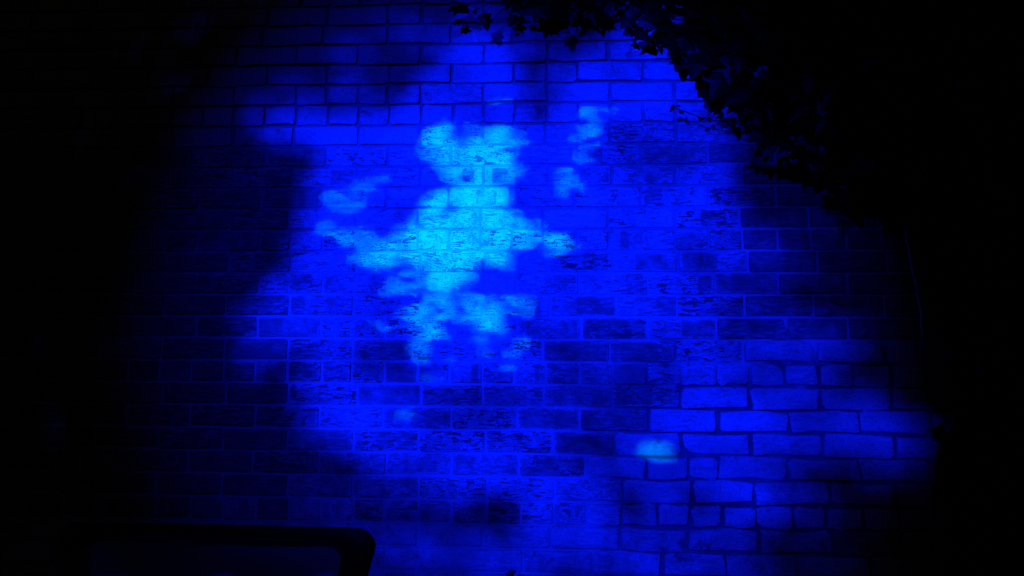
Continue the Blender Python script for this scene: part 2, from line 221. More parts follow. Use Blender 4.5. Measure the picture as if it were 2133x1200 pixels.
    ',30;396,2105,28,139,30;444,1390,27,199,30;513,1624,27,199,30;442,1649,27,199,30;346,1625,27,199,30;459,1366,27,79,30;482,1624,27,79,30;389,1365,27,79,'
    '30;346,1600,27,79,30;523,1665,27,19,30;379,2071,28,19,30;-612,543,27,19,30;651,1031,26,19,30;8,779,26,49,30;-89,1461,27,49,30;-557,1535,28,49,30;-751,'
    '1395,28,49,30;-540,1519,28,19,30;8,757,26,19,30;-89,1437,27,19,30;471,2191,28,19,30;-106,1494,28,139,30;-1327,1706,29,139,30;-317,1044,27,139,30;39,79'
    '5,26,139,30;39,772,26,319,30;213,1190,27,319,30;-31,771,26,319,30;-700,1160,28,319,30;-795,1653,29,19,30;-385,888,27,19,30;-280,2256,29,19,30;301,2397'
    ',28,19,30;-442,910,27,169,30;-1247,947,28,169,30;197,1987,28,169,30;-246,565,26,169,30;-426,926,27,319,30;628,812,26,319,30;-477,1644,28,319,30;139,69'
    '9,26,319,30;612,789,26,199,30;-879,1645,29,199,30;318,2370,28,199,30;-67,2007,28,199,30;-460,1314,28,289,30;-284,2491,29,289,30;-114,1601,28,289,30;-2'
    '4,1244,27,289,30;-232,1846,28,319,30;24,1568,28,319,30;717,1366,26,319,30;-52,2413,29,319,30;261,1833,28,259,30;644,1054,26,259,30;652,1287,26,259,30;'
    '352,1105,26,259,30;650,1008,26,349,30;-920,1288,28,349,30;541,699,26,349,30;-234,806,27,349,30;404,652,26,19,30;177,2526,29,19,30;77,624,26,19,30;556,'
    '1200,26,19,30;620,1494,27,289,30;-822,1151,28,289,30;381,622,26,289,30;141,2267,28,289,30;358,622,26,259,30;427,645,26,259,30;-47,993,27,259,30;994,10'
    '80,26,259,30;628,1510,27,109,30;380,586,26,109,30;413,682,26,109,30;-839,1151,28,109,30;-263,1155,27,49,30;95,1316,27,49,30;839,987,26,49,30;-257,309,'
    '26,49,30;-83,1844,28,319,30;-336,774,27,319,30;503,1832,27,319,30;-1582,1544,29,319,30;438,2174,28,169,30;816,995,26,169,30;-339,2204,29,169,30;-659,1'
    '370,28,169,30;-364,2186,29,109,30;63,1308,27,109,30;-909,454,27,109,30;-814,1876,29,109,30;312,1986,28,289,30;-377,518,26,289,30;-545,1161,28,289,30;-'
    '552,855,27,289,30;-790,1527,28,199,30;831,1312,26,199,30;218,1675,27,199,30;-409,532,26,199,30;328,1994,28,109,30;1060,930,25,109,30;463,869,26,109,30'
    ';-135,2130,29,109,30;-495,1403,28,229,30;-1368,2265,30,229,30;1083,930,25,229,30;-544,863,27,229,30;756,1973,27,199,30;-261,1006,27,199,30;-1115,2490,'
    '30,199,30;808,2256,28,199,30;-421,1059,27,19,30;-92,539,26,19,30;-197,975,27,19,30;785,1148,26,19,30;-221,998,27,289,30;-88,1324,27,289,30;-1137,294,2'
    '7,289,30;1221,1574,26,289,30;-616,2066,29,49,30;-1562,1812,30,49,30;-822,302,27,49,30;-1395,718,28,49,30;-687,1687,29,199,30;-1487,2194,30,199,30;1295'
    ',1976,27,199,30;919,2545,28,199,30;-1391,564,28,49,30;-1215,2520,30,49,30;-1388,633,28,49,30;-1082,2063,30,49,30;-251,2027,29,259,30;-1393,595,28,259,'
    '30;1294,1959,27,259,30;-1182,366,27,259,30;-744,1232,28,319,30;1345,1275,26,319,30;401,1199,27,319,30;1025,1928,27,319,30;1127,1036,25,169,30;1026,343'
    ',25,169,30;1095,408,25,169,30;1481,1392,26,169,30;1026,343,25,19,30;1488,1377,25,19,30;1102,401,25,19,30;1410,1153,25,19,30;1483,1408,26,319,30;1480,1'
    '558,26,319,30;1471,1833,26,319,30;1460,1598,26,229,30;-1703,990,29,19,30;-729,2336,21,289,30;-682,700,19,289,30;-1030,1320,20,289,30;-1057,2080,21,289'
    ',30;-1428,1785,21,319,30;-689,677,19,319,30;128,1470,19,319,30;-1011,1279,20,319,30;-1005,1312,20,49,30;-338,1323,19,49,30;128,1461,19,49,30;-681,692,'
    '19,49,30;-721,2336,21,349,30;-282,1854,20,349,30;-559,1882,20,349,30;587,1958,19,349,30;-541,2100,20,319,30;-452,1644,20,319,30;-1127,753,20,319,30;26'
    '0,620,18,319,30;-1141,715,20,349,30;-521,1728,20,349,30;992,1328,18,349,30;199,2160,20,349,30;198,2099,20,229,30;1008,1328,18,229,30;-611,1428,20,229,'
    '30;-767,1395,20,229,30;-604,536,19,139,30;205,1174,19,139,30;381,1005,19,139,30;198,2143,20,139,30;188,1902,20,259,30;-906,410,19,259,30;719,1209,18,2'
    '59,30;688,805,18,259,30;164,1928,20,289,30;139,751,18,289,30;553,2181,20,289,30;711,1209,18,289,30;696,813,18,79,30;183,1325,19,79,30;726,1209,18,79,3'
    '0;164,1962,20,79,30;681,820,18,49,30;537,2199,20,49,30;-1077,2443,21,49,30;-1447,1468,21,49,30;500,552,18,139,30;-342,2365,21,139,30;-608,1585,20,139,'
    '30;-514,2386,21,139,30;514,545,18,109,30;415,1510,19,109,30;47,1056,19,109,30;-446,1090,19,109,30;-341,2799,21,19,30;-358,1083,19,19,30;-600,1594,20,1'
    '9,30;537,552,18,19,30;-387,2098,20,169,30;544,545,18,169,30;477,551,18,169,30;257,950,19,169,30;-764,759,19,79,30;297,547,18,79,30;194,1691,19,79,30;-'
    '675,1144,20,79,30;8,1568,19,109,30;482,1967,19,109,30;867,632,18,109,30;304,547,18,109,30;434,1985,20,229,30;-770,1079,20,229,30;276,1214,19,229,30;24'
    ',1576,19,229,30;32,1576,19,139,30;881,625,18,139,30;1053,1869,19,139,30;842,741,18,139,30;-618,1379,20,229,30;-878,1790,20,229,30;-970,1435,20,229,30;'
    '-330,1315,19,229,30;-1362,2310,21,79,30;-875,1552,20,79,30;-56,1356,19,79,30;-501,1306,20,79,30;-868,583,19,109,30;-56,1316,19,109,30;-1370,2292,21,10'
    '9,30;-1600,1544,21,109,30;-476,1306,20,139,30;-1593,1561,21,139,30;-1194,425,19,139,30;-1455,1793,21,139,30;362,807,18,289,30;-243,2009,20,289,30;-137'
    '7,695,20,289,30;1033,1096,18,289,30;1010,1103,18,109,30;-1411,710,20,109,30;-1115,2481,21,109,30;1189,740,18,109,30;1150,2181,19,19,30;-1197,2511,21,1'
    '9,30;336,1510,19,19,30;-819,2812,21,19,30;1126,2181,19,199,30;-793,2812,21,199,30;-1151,2491,21,199,30;342,1858,19,199,30;-1155,315,19,259,30;-1543,12'
    '93,20,259,30;-1144,279,19,259,30;-1317,2826,22,259,30;-1553,1309,21,319,30;-1218,417,19,319,30;-561,2805,21,319,30;911,2555,20,319,30;-1210,418,19,349'
    ',30;-1149,345,19,349,30;-1233,402,19,169,30;-1597,2123,21,199,30;565,721,18,229,30;1459,1115,18,139,30;1416,846,18,289,30;-1356,429,19,289,30;1420,809'
    ',17,289,30;1413,1191,18,289,30;1340,527,129,219,62;1480,1858,139,302,62;1126,2452,146,317,62;1535,1230,134,77,62;1407,743,131,272,62;-1595,2105,161,38'
    ',62;1487,1002,88,105,62;-1350,362,97,291,62;-1657,958,101,148,62;1262,433,57,143,62;1519,1582,61,219,62;913,2591,66,121,62;1289,1023,39,24,30;-1301,16'
    '98,45,89,30;1205,2172,41,169,30;1372,2178,41,96,30;1406,912,38,266,30;1206,1566,40,217,30;941,1988,41,260,30;1352,1275,39,168,30;1286,1967,41,124,30;-'
    '1231,947,43,323,30;-1560,1794,46,142,30;-845,294,41,352,30;-273,302,40,193,30;-1078,2452,46,274,30;1424,1145,39,111,30;941,1672,41,316,30;-1538,1227,4'
    '4,257,30;-1583,1553,45,127,30;-1418,1435,44,198,30;-1398,549,42,37,30;-845,606,41,78,30;-1156,449,42,31,30;1060,1861,41,283,30;1175,747,38,298,30;-143'
    '1,1819,45,78,30;1266,1663,40,146,30;-900,447,41,79,30;-895,351,41,229,30;1454,1614,40,36,30;-1142,722,42,258,30;1474,1400,39,84,30;-1452,2202,46,238,3'
    '0;1035,1970,41,32,30;-1342,994,43,6,30;-1385,703,43,324,30;-1276,2484,47,8,30;-199,493,40,205,30;1054,1336,40,160,30;-1129,287,41,71,30;-765,2801,46,2'
    '98,30;-588,2806,46,162,30')
SPOT_LEAVES = (
    '-742,1378,182,49,62;-607,2039,188,49,62;88,1470,177,49,62;-309,1013,175,49,62;-916,1527,185,19,62;-641,1104,179,19,62;-357,2248,188,19,62;79,1205,174,'
    '19,62;-908,1894,189,229,62;236,1851,179,229,62;287,1421,175,229,62;-1025,1230,183,229,62;-26,2172,184,259,62;-760,2228,191,259,62;-102,961,173,259,62;'
    '-1144,1671,188,259,62;-617,885,176,169,62;-1061,2152,192,169,62;378,1600,176,169,62;-232,2462,189,169,62;-929,990,180,139,62;-1247,1427,187,139,62;-57'
    '7,2470,192,139,62;-1208,1993,192,139,62;180,1034,172,49,62;-328,766,173,49,62;250,2300,183,49,62;-956,1654,187,49,62;385,1176,171,289,62;411,2045,180,'
    '289,62;193,1609,177,289,62;-746,706,176,289,62;-669,1200,180,169,62;501,1765,176,169,62;39,787,170,169,62;-1021,2396,194,169,62;-1243,1123,184,109,62;'
    '-1382,1750,191,109,62;50,2529,187,109,62;546,1374,172,109,62;-1051,832,179,319,62;-245,1045,175,319,62;-115,650,170,319,62;-529,627,173,319,62;-942,10'
    '86,181,49,62;-775,2594,194,49,62;-321,2676,192,49,62;-1441,1293,187,49,62;-491,2170,188,199,62;64,1372,176,199,62;678,1567,173,199,62;-1314,2264,196,1'
    '99,62;629,2000,177,229,62;-1553,1502,190,229,62;521,1045,169,229,62;-322,490,170,229,62;64,1453,177,169,62;-982,618,177,169,62;-289,2301,188,169,62;-1'
    '414,1942,193,169,62;262,776,169,349,62;539,2251,181,349,62;-1372,946,183,349,62;-850,1928,188,349,62;-42,1912,116,259,62;-524,1813,118,259,62;-278,112'
    '3,112,259,62;254,1969,115,259,62;-564,1762,117,229,62;-103,1125,111,229,62;-122,2662,121,229,62;-549,2682,123,229,62;122,1734,114,49,62;-580,1233,114,'
    '49,62;-60,2129,117,49,62;278,2542,118,49,62;-41,1494,113,139,62;-397,1059,112,139,62;-389,2169,119,139,62;171,1809,114,139,62;-1576,1777,123,289,62;-6'
    '17,468,110,289,62;726,1805,111,289,62;100,594,107,289,62;81,1709,114,169,62;-1059,2601,125,169,62;-1260,775,115,169,62;-528,2260,120,169,62;-58,1819,1'
    '15,79,62;-768,495,111,79,62;344,1090,109,79,62;725,1374,109,79,62;-26,2059,117,109,62;-562,1969,119,109,62;-703,1436,116,109,62;-1483,2139,125,109,62;'
    '455,862,107,199,62;-1468,1097,118,199,62;-106,473,107,199,62;428,2467,117,199,62;-326,1107,112,259,62;-507,419,109,259,62;694,1170,108,259,62;169,2664'
    ',119,259,62;237,619,106,139,62;-23,900,109,139,62;-1252,2530,126,139,62;-798,1919,120,139,62;-701,1387,116,19,62;-896,2738,125,19,62;-1180,683,114,19,'
    '62;158,2214,117,19,62;-1682,1682,123,109,62;-1173,1327,118,109,62;-629,1010,113,109,62;387,1674,112,109,62;-355,2160,119,289,62;-1641,1243,120,289,62;'
    '-430,780,111,289,62;-603,293,108,289,62;-68,2112,117,199,62;-572,294,108,199,62;-668,2808,125,199,62;-949,461,111,199,62;273,2177,116,139,62;342,1381,'
    '111,139,62;-982,1361,117,139,62;54,476,106,139,62;-1623,2015,124,109,62;-1381,2449,126,109,62;-499,2153,120,109,62;808,1880,111,109,62;-33,1478,113,31'
    '9,62;-371,2142,119,319,62;-1390,757,115,319,62;8,316,106,319,62;624,917,106,289,62;-1286,1494,119,289,62;24,2751,121,289,62;31,310,106,289,62;421,711,'
    '106,49,62;-311,330,107,49,62;-915,873,114,49,62;291,1159,109,49,62;-295,1131,112,79,62;209,835,108,79,62;-1122,555,113,79,62;828,1422,108,79,62;-1616,'
    '1055,118,289,62;-1732,1477,122,289,62;-151,363,107,289,62;862,1664,110,289,62;254,1927,114,139,62;-562,1177,114,139,62;-748,392,110,139,62;584,2401,11'
    '6,139,62;570,2199,114,259,62;-1523,2304,126,259,62;-212,2273,119,259,62;-479,2699,123,259,62;-925,1713,119,199,62;-1752,1866,124,199,62;-1135,2669,126'
    ',199,62;347,2613,118,199,62;-686,1428,116,49,62;744,1070,107,49,62;699,1518,110,49,62;-621,1970,119,49,62;-1348,1880,122,139,62;-294,1123,112,139,62;-'
    '697,1289,115,139,62;-1296,604,114,139,62;-956,2331,123,289,62;826,1210,107,289,62;220,473,106,289,62;-1627,2160,125,289,62;-114,1510,73,49,62;-571,172'
    '8,75,49,62;7,1938,74,49,62;-549,1273,73,49,62;-313,1274,73,289,62;-49,1519,73,289,62;-42,1751,74,289,62;16,1955,74,289,62;-491,1830,76,229,62;-643,139'
    '5,74,229,62;-114,1502,73,229,62;-304,1194,72,229,62;16,1955,74,109,62;-9,1734,74,109,62;-351,1146,72,109,62;-49,1527,73,109,62;-637,1926,76,259,62;39,'
    '1110,71,259,62;-40,1308,72,259,62;-194,761,70,259,62;-613,1712,75,169,62;-56,1324,72,169,62;-337,2106,76,169,62;130,1860,74,169,62;-195,1486,73,349,62'
    ';-610,1403,74,349,62;-311,2097,76,349,62;-474,1847,76,349,62;-646,1461,75,49,62;-255,1163,72,49,62;-857,1713,76,49,62;-512,1145,73,49,62;-774,1561,75,'
    '319,62;-859,1747,76,319,62;-59,1913,74,319,62;-560,1105,73,319,62;-858,1730,76,349,62;7,2041,75,349,62;-204,944,71,349,62;-1290,852,74,349,62;66,2145,'
    '75,229,62;56,1527,73,229,62;-898,2034,78,229,62;-1117,2225,79,229,62;-581,1771,76,139,62;-343,1162,72,139,62;-80,1172,72,139,62;-91,1777,74,139,62;-24'
    '6,2220,76,259,62;-130,2542,77,259,62;551,788,68,259,62;541,1216,70,259,62;316,822,69,49,62;-1155,1443,76,49,62;-696,1469,75,49,62;-749,2382,79,49,62;-'
    '521,1169,73,19,62;-263,1187,72,19,62;-596,1720,75,19,62;16,2358,76,19,62;-118,2086,75,169,62;-1152,2510,80,169,62;-571,955,72,169,62;-881,381,71,169,6'
    '2;-123,2793,78,259,62;-113,313,68,259,62;-1398,1393,77,259,62;-426,319,69,259,62;-654,1477,75,19,62;-474,1839,75,19,62;-852,1594,76,19,62;62,698,69,19'
    ',62;749,2196,73,109,62;704,1657,71,109,62;-1549,872,75,109,62;-122,524,69,109,62;-549,1265,73,229,62;-49,1372,72,229,62;-1618,1359,77,229,62;-1053,466'
    ',72,229,62;-312,2106,76,349,62;839,2031,72,349,62;298,2707,76,349,62;-22,402,68,349,62;-737,1884,77,259,62;365,585,68,259,62;-1753,1334,78,259,62;-178'
    ',2237,76,259,62;-41,1527,73,109,62;382,1036,70,109,62;-1785,1665,79,109,62;132,2196,75,109,62;-101,2095,75,19,62;-1714,1193,77,19,62;313,636,68,19,62;'
    '-1052,2800,81,19,62;738,2336,74,49,62;904,1551,70,49,62;514,2582,75,49,62;-671,1918,76,49,62;-48,1332,72,169,62;-335,1170,72,169,62;-118,2077,75,169,6'
    '2;-573,1780,76,169,62;-541,1273,73,79,62;-329,2115,76,79,62;-65,1527,73,79,62;-1755,1999,80,79,62;-73,1527,73,139,62;263,2021,74,139,62;-1,1972,74,139'
    ',62;526,684,68,139,62;-272,1203,72,109,62;-412,659,71,109,62;827,2134,72,109,62;-1633,967,76,109,62;-711,1024,73,229,62;-1456,663,74,229,62;-1828,1743'
    ',80,229,62;-1014,363,71,229,62;-95,1148,72,169,62;-791,310,70,169,62;-254,2796,79,169,62;754,949,68,169,62;-83,1777,74,259,62;-253,2768,79,259,62;878,'
    '2014,72,259,62;-196,304,69,259,62;-929,680,72,49,62;311,497,68,49,62;-1523,2424,81,49,62;-1555,754,75,49,62;-762,1875,77,289,62;-345,2107,76,289,62;57'
    '2,2563,75,289,62;-1316,2673,82,289,62;138,1775,73,19,62;-683,335,70,19,62;955,1804,71,19,62;494,617,68,19,62;-135,2095,75,199,62;-64,1340,72,199,62;-6'
    '21,1720,76,199,62;-1270,476,73,199,62;-1620,1104,76,259,62;-1784,1292,78,259,62;649,775,68,259,62;-1425,2553,82,259,62;930,1304,69,169,62;-1178,418,72'
    ',169,62;-1874,1417,78,169,62;-964,320,71,169,62;-1793,1127,77,199,62;-619,1411,74,319,62;-792,1569,75,349,62;-176,1251,48,79,45;-410,1242,49,79,45;-32'
    '7,2036,51,79,45;-544,1387,49,79,45;-192,1275,48,19,45;-520,1420,49,19,45;-369,1242,49,19,45;-218,2070,50,19,45;-773,1712,51,169,45;-129,1348,48,169,45'
    ';-649,1780,51,169,45;-433,1186,48,169,45;-743,1815,51,319,45;-625,1823,51,319,45;-137,1331,48,319,45;-584,1362,49,319,45;-152,1299,48,109,45;-354,1306'
    ',49,109,45;-253,2114,51,109,45;-604,1695,50,109,45;-200,1267,48,319,45;-235,1469,49,319,45;-322,1315,49,319,45;-210,2079,50,319,45;-252,1486,49,229,45'
    ';-605,1486,50,229,45;-740,1544,50,229,45;57,2023,50,229,45;-129,1348,48,139,45;-424,1856,50,139,45;-346,1314,49,139,45;-107,1735,49,139,45;-268,1469,4'
    '9,199,45;-697,1712,50,199,45;-74,1576,49,199,45;40,1946,50,199,45;-439,1130,48,49,45;-297,1290,48,49,45;-499,948,48,49,45;189,2013,49,49,45;-186,2175,'
    '51,349,45;7,1676,49,349,45;-654,1695,50,349,45;-811,1824,51,349,45;-207,1132,48,229,45;-517,1289,49,229,45;-647,1494,50,229,45;-227,1478,49,229,45;-23'
    '6,1494,49,289,45;-530,1737,50,289,45;-752,1824,51,289,45;147,1877,49,289,45;89,1792,49,229,45;-463,2055,51,229,45;-130,1469,49,229,45;182,2152,50,229,'
    '45;-589,1502,50,19,45;65,1954,49,19,45;-537,1703,50,19,45;-657,1313,49,19,45;317,1783,48,49,45;-570,1686,50,49,45;-792,1586,50,49,45;-120,1196,48,49,4'
    '5;-393,1242,49,79,45;-816,1730,51,79,45;-664,1737,50,79,45;-558,1058,48,79,45;-92,1939,50,349,45;-108,1811,49,349,45;-176,1219,48,349,45;-856,1687,51,'
    '349,45;247,2073,49,19,45;-862,1636,51,19,45;-542,1058,48,19,45;-741,1560,50,19,45;-322,1306,49,259,45;-604,1469,50,259,45;-73,1380,48,259,45;-445,1027'
    ',48,259,45;-122,1535,49,109,45;-151,2095,50,109,45;-728,1867,51,109,45;-1100,965,49,109,45;231,2056,49,19,45;-186,1461,49,19,45;235,2426,50,19,45;-93,'
    '2051,50,19,45;-116,1777,49,229,45;-614,800,48,229,45;189,1996,49,229,45;240,2151,50,229,45;328,1020,46,79,45;-269,2088,51,79,45;172,1928,49,79,45;-553'
    ',1395,49,79,45;-211,2193,51,259,45;602,1185,46,259,45;347,845,46,259,45;-792,1586,50,259,45;-1321,1277,51,49,45;-1377,2156,53,49,45;106,1869,49,49,45;'
    '225,919,46,49,45;-216,1267,48,109,45;422,1832,48,109,45;-526,1330,49,109,45;562,1657,48,109,45;-208,1275,48,139,45;-116,1802,49,139,45;32,2119,50,139,'
    '45;66,2357,51,139,45;-590,1273,49,79,45;-833,1747,51,79,45;-56,1276,48,79,45;617,1881,48,79,45;114,1868,49,139,45;347,1691,48,139,45;40,2032,50,139,45'
    ';393,2414,50,139,45;-327,2036,51,289,45;-638,1703,50,289,45;-531,956,48,289,45;625,1898,48,289,45;-92,1930,50,229,45;-361,2456,52,229,45;-74,1735,49,2'
    '29,45;-1533,1170,51,229,45;-455,2090,51,319,45;-1252,2391,54,319,45;64,1543,48,319,45;116,2153,50,319,45;-1276,2101,53,49,45;-1554,1829,53,49,45;-25,1'
    '726,49,49,45;412,982,46,49,45;98,1877,49,199,45;-438,1067,48,199,45;-1527,724,50,199,45;136,313,45,199,45;153,2738,51,139,45;913,1904,48,139,45;-1757,'
    '2107,54,139,45;226,315,45,139,45;-334,329,46,259,45;159,392,45,259,45;-365,321,46,319,45;218,322,45,319,45;273,2781,51,319,45;946,1462,46,349,45;-116,'
    '1819,50,169,45;189,1979,49,169,45;-334,329,46,259,45;-350,329,46,289,45;57,2040,50,19,45;-365,321,46,319,45;-350,329,46,289,45;-334,329,46,259,45;-365'
    ',321,46,319,45;-464,1453,36,169,30;-333,1436,36,169,30;-741,1763,37,169,30;-186,1420,36,169,30;-498,1494,36,349,30;-323,1388,36,349,30;-153,1396,36,34'
    '9,30;-701,1594,37,349,30;-531,1510,36,79,30;-447,1444,36,79,30;-325,1453,36,79,30;-307,1371,36,79,30;-473,1502,36,289,30;-348,1404,36,289,30;-774,1755'
    ',37,289,30;-563,1461,36,289,30;-468,1290,36,259,30;-285,2027,37,259,30;-682,1544,37,259,30;-74,1601,36,259,30;-780,1678,37,49,30;-696,1687,37,49,30;11'
    '4,1937,36,49,30;-141,1853,36,49,30;-737,1678,37,19,30;-419,1282,36,19,30;-235,2035,37,19,30;-58,1684,36,19,30;-619,1653,37,319,30;-513,1453,36,319,30;'
    '-113,1429,36,319,30;-474,1225,36,319,30;57,1810,36,79,30;-459,1907,37,79,30;-684,1815,37,79,30;-128,1243,35,79,30;107,2049,36,319,30;-735,1611,37,319,'
    '30;-159,2034,37,319,30;-202,2131,37,319,30;-478,1986,37,259,30;156,2031,36,259,30;-277,1510,36,259,30;32,1776,36,259,30;-565,1527,36,199,30;-122,1585,'
    '36,199,30;-363,1355,36,199,30;24,1576,36,199,30;-398,1821,37,199,30;-257,1307,36,199,30;-692,1602,37,199,30;115,1979,36,199,30;-479,1412,36,19,30;-448'
    ',1796,37,19,30;48,1860,36,19,30;-476,996,35,19,30;-600,1330,36,139,30;48,1634,36,139,30;-524,1003,35,139,30;-416,1881,37,139,30;90,1988,36,79,30;300,1'
    '733,35,79,30;-183,1179,35,79,30;-472,1753,37,79,30;-429,2046,37,19,30;-140,1760,36,19,30;173,2117,36,19,30;-731,1738,37,19,30;206,2082,36,79,30;-149,1'
    '794,36,79,30;-133,1930,37,79,30;-243,1461,36,79,30;-501,1330,36,289,30;-169,1347,35,289,30;-49,1601,36,289,30;-236,1519,36,289,30;-561,1661,37,49,30;-'
    '9,1676,36,49,30;-260,1461,36,49,30;90,2101,37,49,30;-307,1388,36,79,30;-96,1307,35,79,30;253,1285,35,79,30;-107,1726,36,79,30;-115,1735,36,259,30;-106'
    '1,1852,38,259,30;-101,2034,37,259,30;-344,2019,37,259,30;-507,1535,36,169,30;-477,1050,35,169,30;-249,1267,35,169,30;-778,1636,37,169,30;-107,1718,36,'
    '109,30;-104,1299,35,109,30;-126,2043,37,109,30;-146,1527,36,109,30;-639,1510,37,229,30;-901,757,35,229,30;-517,748,35,229,30;-298,1315,36,229,30;-639,'
    '1502,37,259,30;-794,1824,37,259,30;-493,2569,38,259,30;-192,1283,35,259,30;-656,1510,37,79,30;-671,1695,37,79,30;-803,1824,37,79,30;-318,2019,37,79,30'
    ';189,2065,36,139,30;-456,1453,36,139,30;-157,1803,36,139,30;-640,1527,37,139,30;-371,1331,36,229,30;-129,1364,35,229,30;-286,631,34,229,30;279,859,34,'
    '229,30;296,989,34,199,30;-520,1694,37,199,30;-796,591,35,199,30;263,874,34,199,30;-109,1956,37,169,30;-363,1322,36,169,30;550,2069,36,169,30;-867,1394'
    ',37,169,30;-125,1939,37,289,30;-1052,716,36,289,30;-529,1711,37,289,30;-540,500,34,289,30;-394,2800,39,139,30;-349,300,34,139,30;-1017,1991,38,139,30;'
    '354,2531,37,139,30;-344,2036,37,49,30;46,571,34,49,30;-1166,2594,40,49,30;426,929,34,49,30;-336,2054,37,199,30;-410,1258,36,199,30;-864,515,35,199,30;'
    '-1516,1890,39,199,30;-353,2045,37,259,30;40,1568,36,259,30;-1059,1974,38,259,30;263,2643,37,259,30;-679,1695,37,289,30;738,1914,35,289,30;-686,423,34,'
    '289,30;-1567,2087,39,289,30;-1464,1690,38,199,30;-1529,2059,39,199,30;-619,1661,37,199,30;-1696,1553,38,199,30;591,856,33,169,30;418,929,34,169,30;-13'
    '90,1074,37,169,30;-1505,849,37,169,30;-689,298,34,49,30;-810,2812,39,49,30;-1524,1673,38,49,30;454,816,33,49,30;-1699,1777,39,49,30;340,867,34,49,30;-'
    '1378,2533,40,49,30;-1760,1226,38,49,30;707,918,33,79,30;-1620,2287,40,79,30;-1064,399,35,79,30;-213,405,34,139,30;-1815,1434,38,139,30;198,560,33,139,'
    '30;-1842,1613,39,139,30;-685,1636,25,199,30;-371,1736,25,199,30;-413,1371,24,199,30;-251,1412,24,199,30;-347,1736,25,79,30;-413,1395,25,79,30;-703,165'
    '3,25,79,30;-226,1412,24,79,30;-445,1363,24,229,30;-82,1643,24,229,30;-372,1753,25,229,30;-258,1388,24,229,30;-660,1627,25,169,30;-495,1379,25,169,30;-'
    '389,1387,24,169,30;-58,1651,24,169,30;-398,1436,25,79,30;-191,1854,25,79,30;-316,1855,25,79,30;-440,1502,25,79,30;-443,1951,25,319,30;-159,1991,25,319'
    ',30;-444,1322,24,319,30;-340,1846,25,319,30;-142,1999,25,139,30;-299,1846,25,139,30;-406,1445,25,139,30;-409,1933,25,139,30;-552,1627,25,19,30;-365,18'
    '04,25,19,30;-131,1609,24,19,30;-216,1845,25,19,30;-618,1857,25,199,30;-625,1594,25,199,30;-516,1560,25,199,30;-150,1879,25,199,30;-341,1461,25,259,30;'
    '-156,1718,25,259,30;-193,1323,24,259,30;-626,1602,25,259,30;-641,1569,25,109,30;-258,1347,24,109,30;-309,1494,25,109,30;-859,2122,26,109,30;-326,1975,'
    '25,349,30;-493,1027,24,349,30;-236,1552,25,349,30;-266,1347,24,349,30;-454,1711,25,19,30;140,2083,25,19,30;-9,1593,24,19,30;-431,1779,25,19,30;140,206'
    '5,25,229,30;-333,1924,25,229,30;24,1024,24,229,30;-96,1236,24,229,30;-467,1249,24,169,30;-707,1772,25,169,30;-167,1948,25,169,30;-868,1239,25,169,30;-'
    '171,1576,24,139,30;23,963,23,139,30;-625,2334,26,139,30;-889,2212,26,139,30;-1088,1444,25,289,30;-621,2208,26,289,30;-187,837,24,289,30;-1223,1827,26,'
    '289,30;-519,1661,25,49,30;245,1222,24,49,30;-177,2148,25,49,30;-579,1436,25,49,30;-1166,1213,25,139,30;-818,1063,24,139,30;-194,1380,24,139,30;-412,13'
    '47,24,139,30;-536,1652,25,259,30;257,942,23,259,30;-1250,1586,26,259,30;-394,2402,26,259,30;-756,953,24,259,30;48,1593,24,259,30;-1372,1163,25,259,30;'
    '-387,2072,25,259,30;-259,2001,25,349,30;-375,1890,25,349,30;-413,1404,25,349,30;-489,1477,25,349,30;-283,1428,24,49,30;-259,2009,25,49,30;57,1894,25,4'
    '9,30;437,1414,24,49,30;391,1883,24,109,30;-398,1420,25,109,30;-495,1090,24,109,30;-204,898,24,109,30;-1513,1855,26,109,30;-52,2413,25,109,30;-582,1527'
    ',25,109,30;-146,1437,24,109,30;350,982,23,139,30;-1264,1294,25,139,30;-936,2626,27,139,30;-1254,2154,26,139,30;-403,1298,24,49,30;-1373,2093,26,49,30;'
    '-361,2019,25,49,30;139,1945,25,49,30;664,1414,23,229,30;-1102,1004,25,229,30;-1585,1673,26,229,30;-35,2404,25,229,30;-1114,2324,27,79,30;16,660,23,79,'
    '30;-155,1560,24,79,30;100,2330,25,79,30;-736,1653,25,169,30;-163,1543,24,169,30;364,890,23,169,30;341,2246,25,169,30;-1134,738,24,259,30;-636,746,24,2'
    '59,30;-891,734,24,259,30;-15,681,23,259,30;-462,2012,25,199,30;484,2394,25,199,30;-714,533,24,199,30;-1509,1698,26,199,30;-1225,869,25,139,30;-175,274'
    '7,26,139,30;-1348,1066,25,139,30;499,795,23,139,30;388,959,23,79,30;495,1223,23,79,30;-520,2598,26,79,30;-431,2522,26,79,30;675,1731,24,199,30;-1355,1'
    '058,25,199,30;-1272,1784,26,199,30;246,2625,25,199,30;110,2777,26,49,30;-1428,2358,27,49,30;176,589,23,49,30;241,904,23,49,30;32,1844,25,79,30;-1534,1'
    '384,26,79,30;-1283,2457,27,79,30;307,687,23,79,30;-852,426,24,319,30;512,743,23,319,30;438,779,23,319,30;-654,401,23,319,30;140,2109,25,19,30;-244,418'
    ',23,19,30;-484,2541,26,19,30;306,680,23,19,30;875,1779,24,49,30;-1559,1882,26,49,30;-1548,1145,25,49,30;-638,2722,27,49,30;770,1155,23,229,30;362,2504'
    ',25,229,30;854,1312,23,229,30;411,937,23,229,30;798,1462,23,139,30;361,2486,25,139,30;-1209,523,24,139,30;480,661,23,139,30;761,1494,23,319,30;620,819'
    ',23,319,30;256,897,23,319,30;-1716,2052,27,319,30;-1477,2414,27,199,30;-1724,1127,26,199,30;-1691,1777,26,199,30;-1198,591,24,199,30;571,2508,25,199,3'
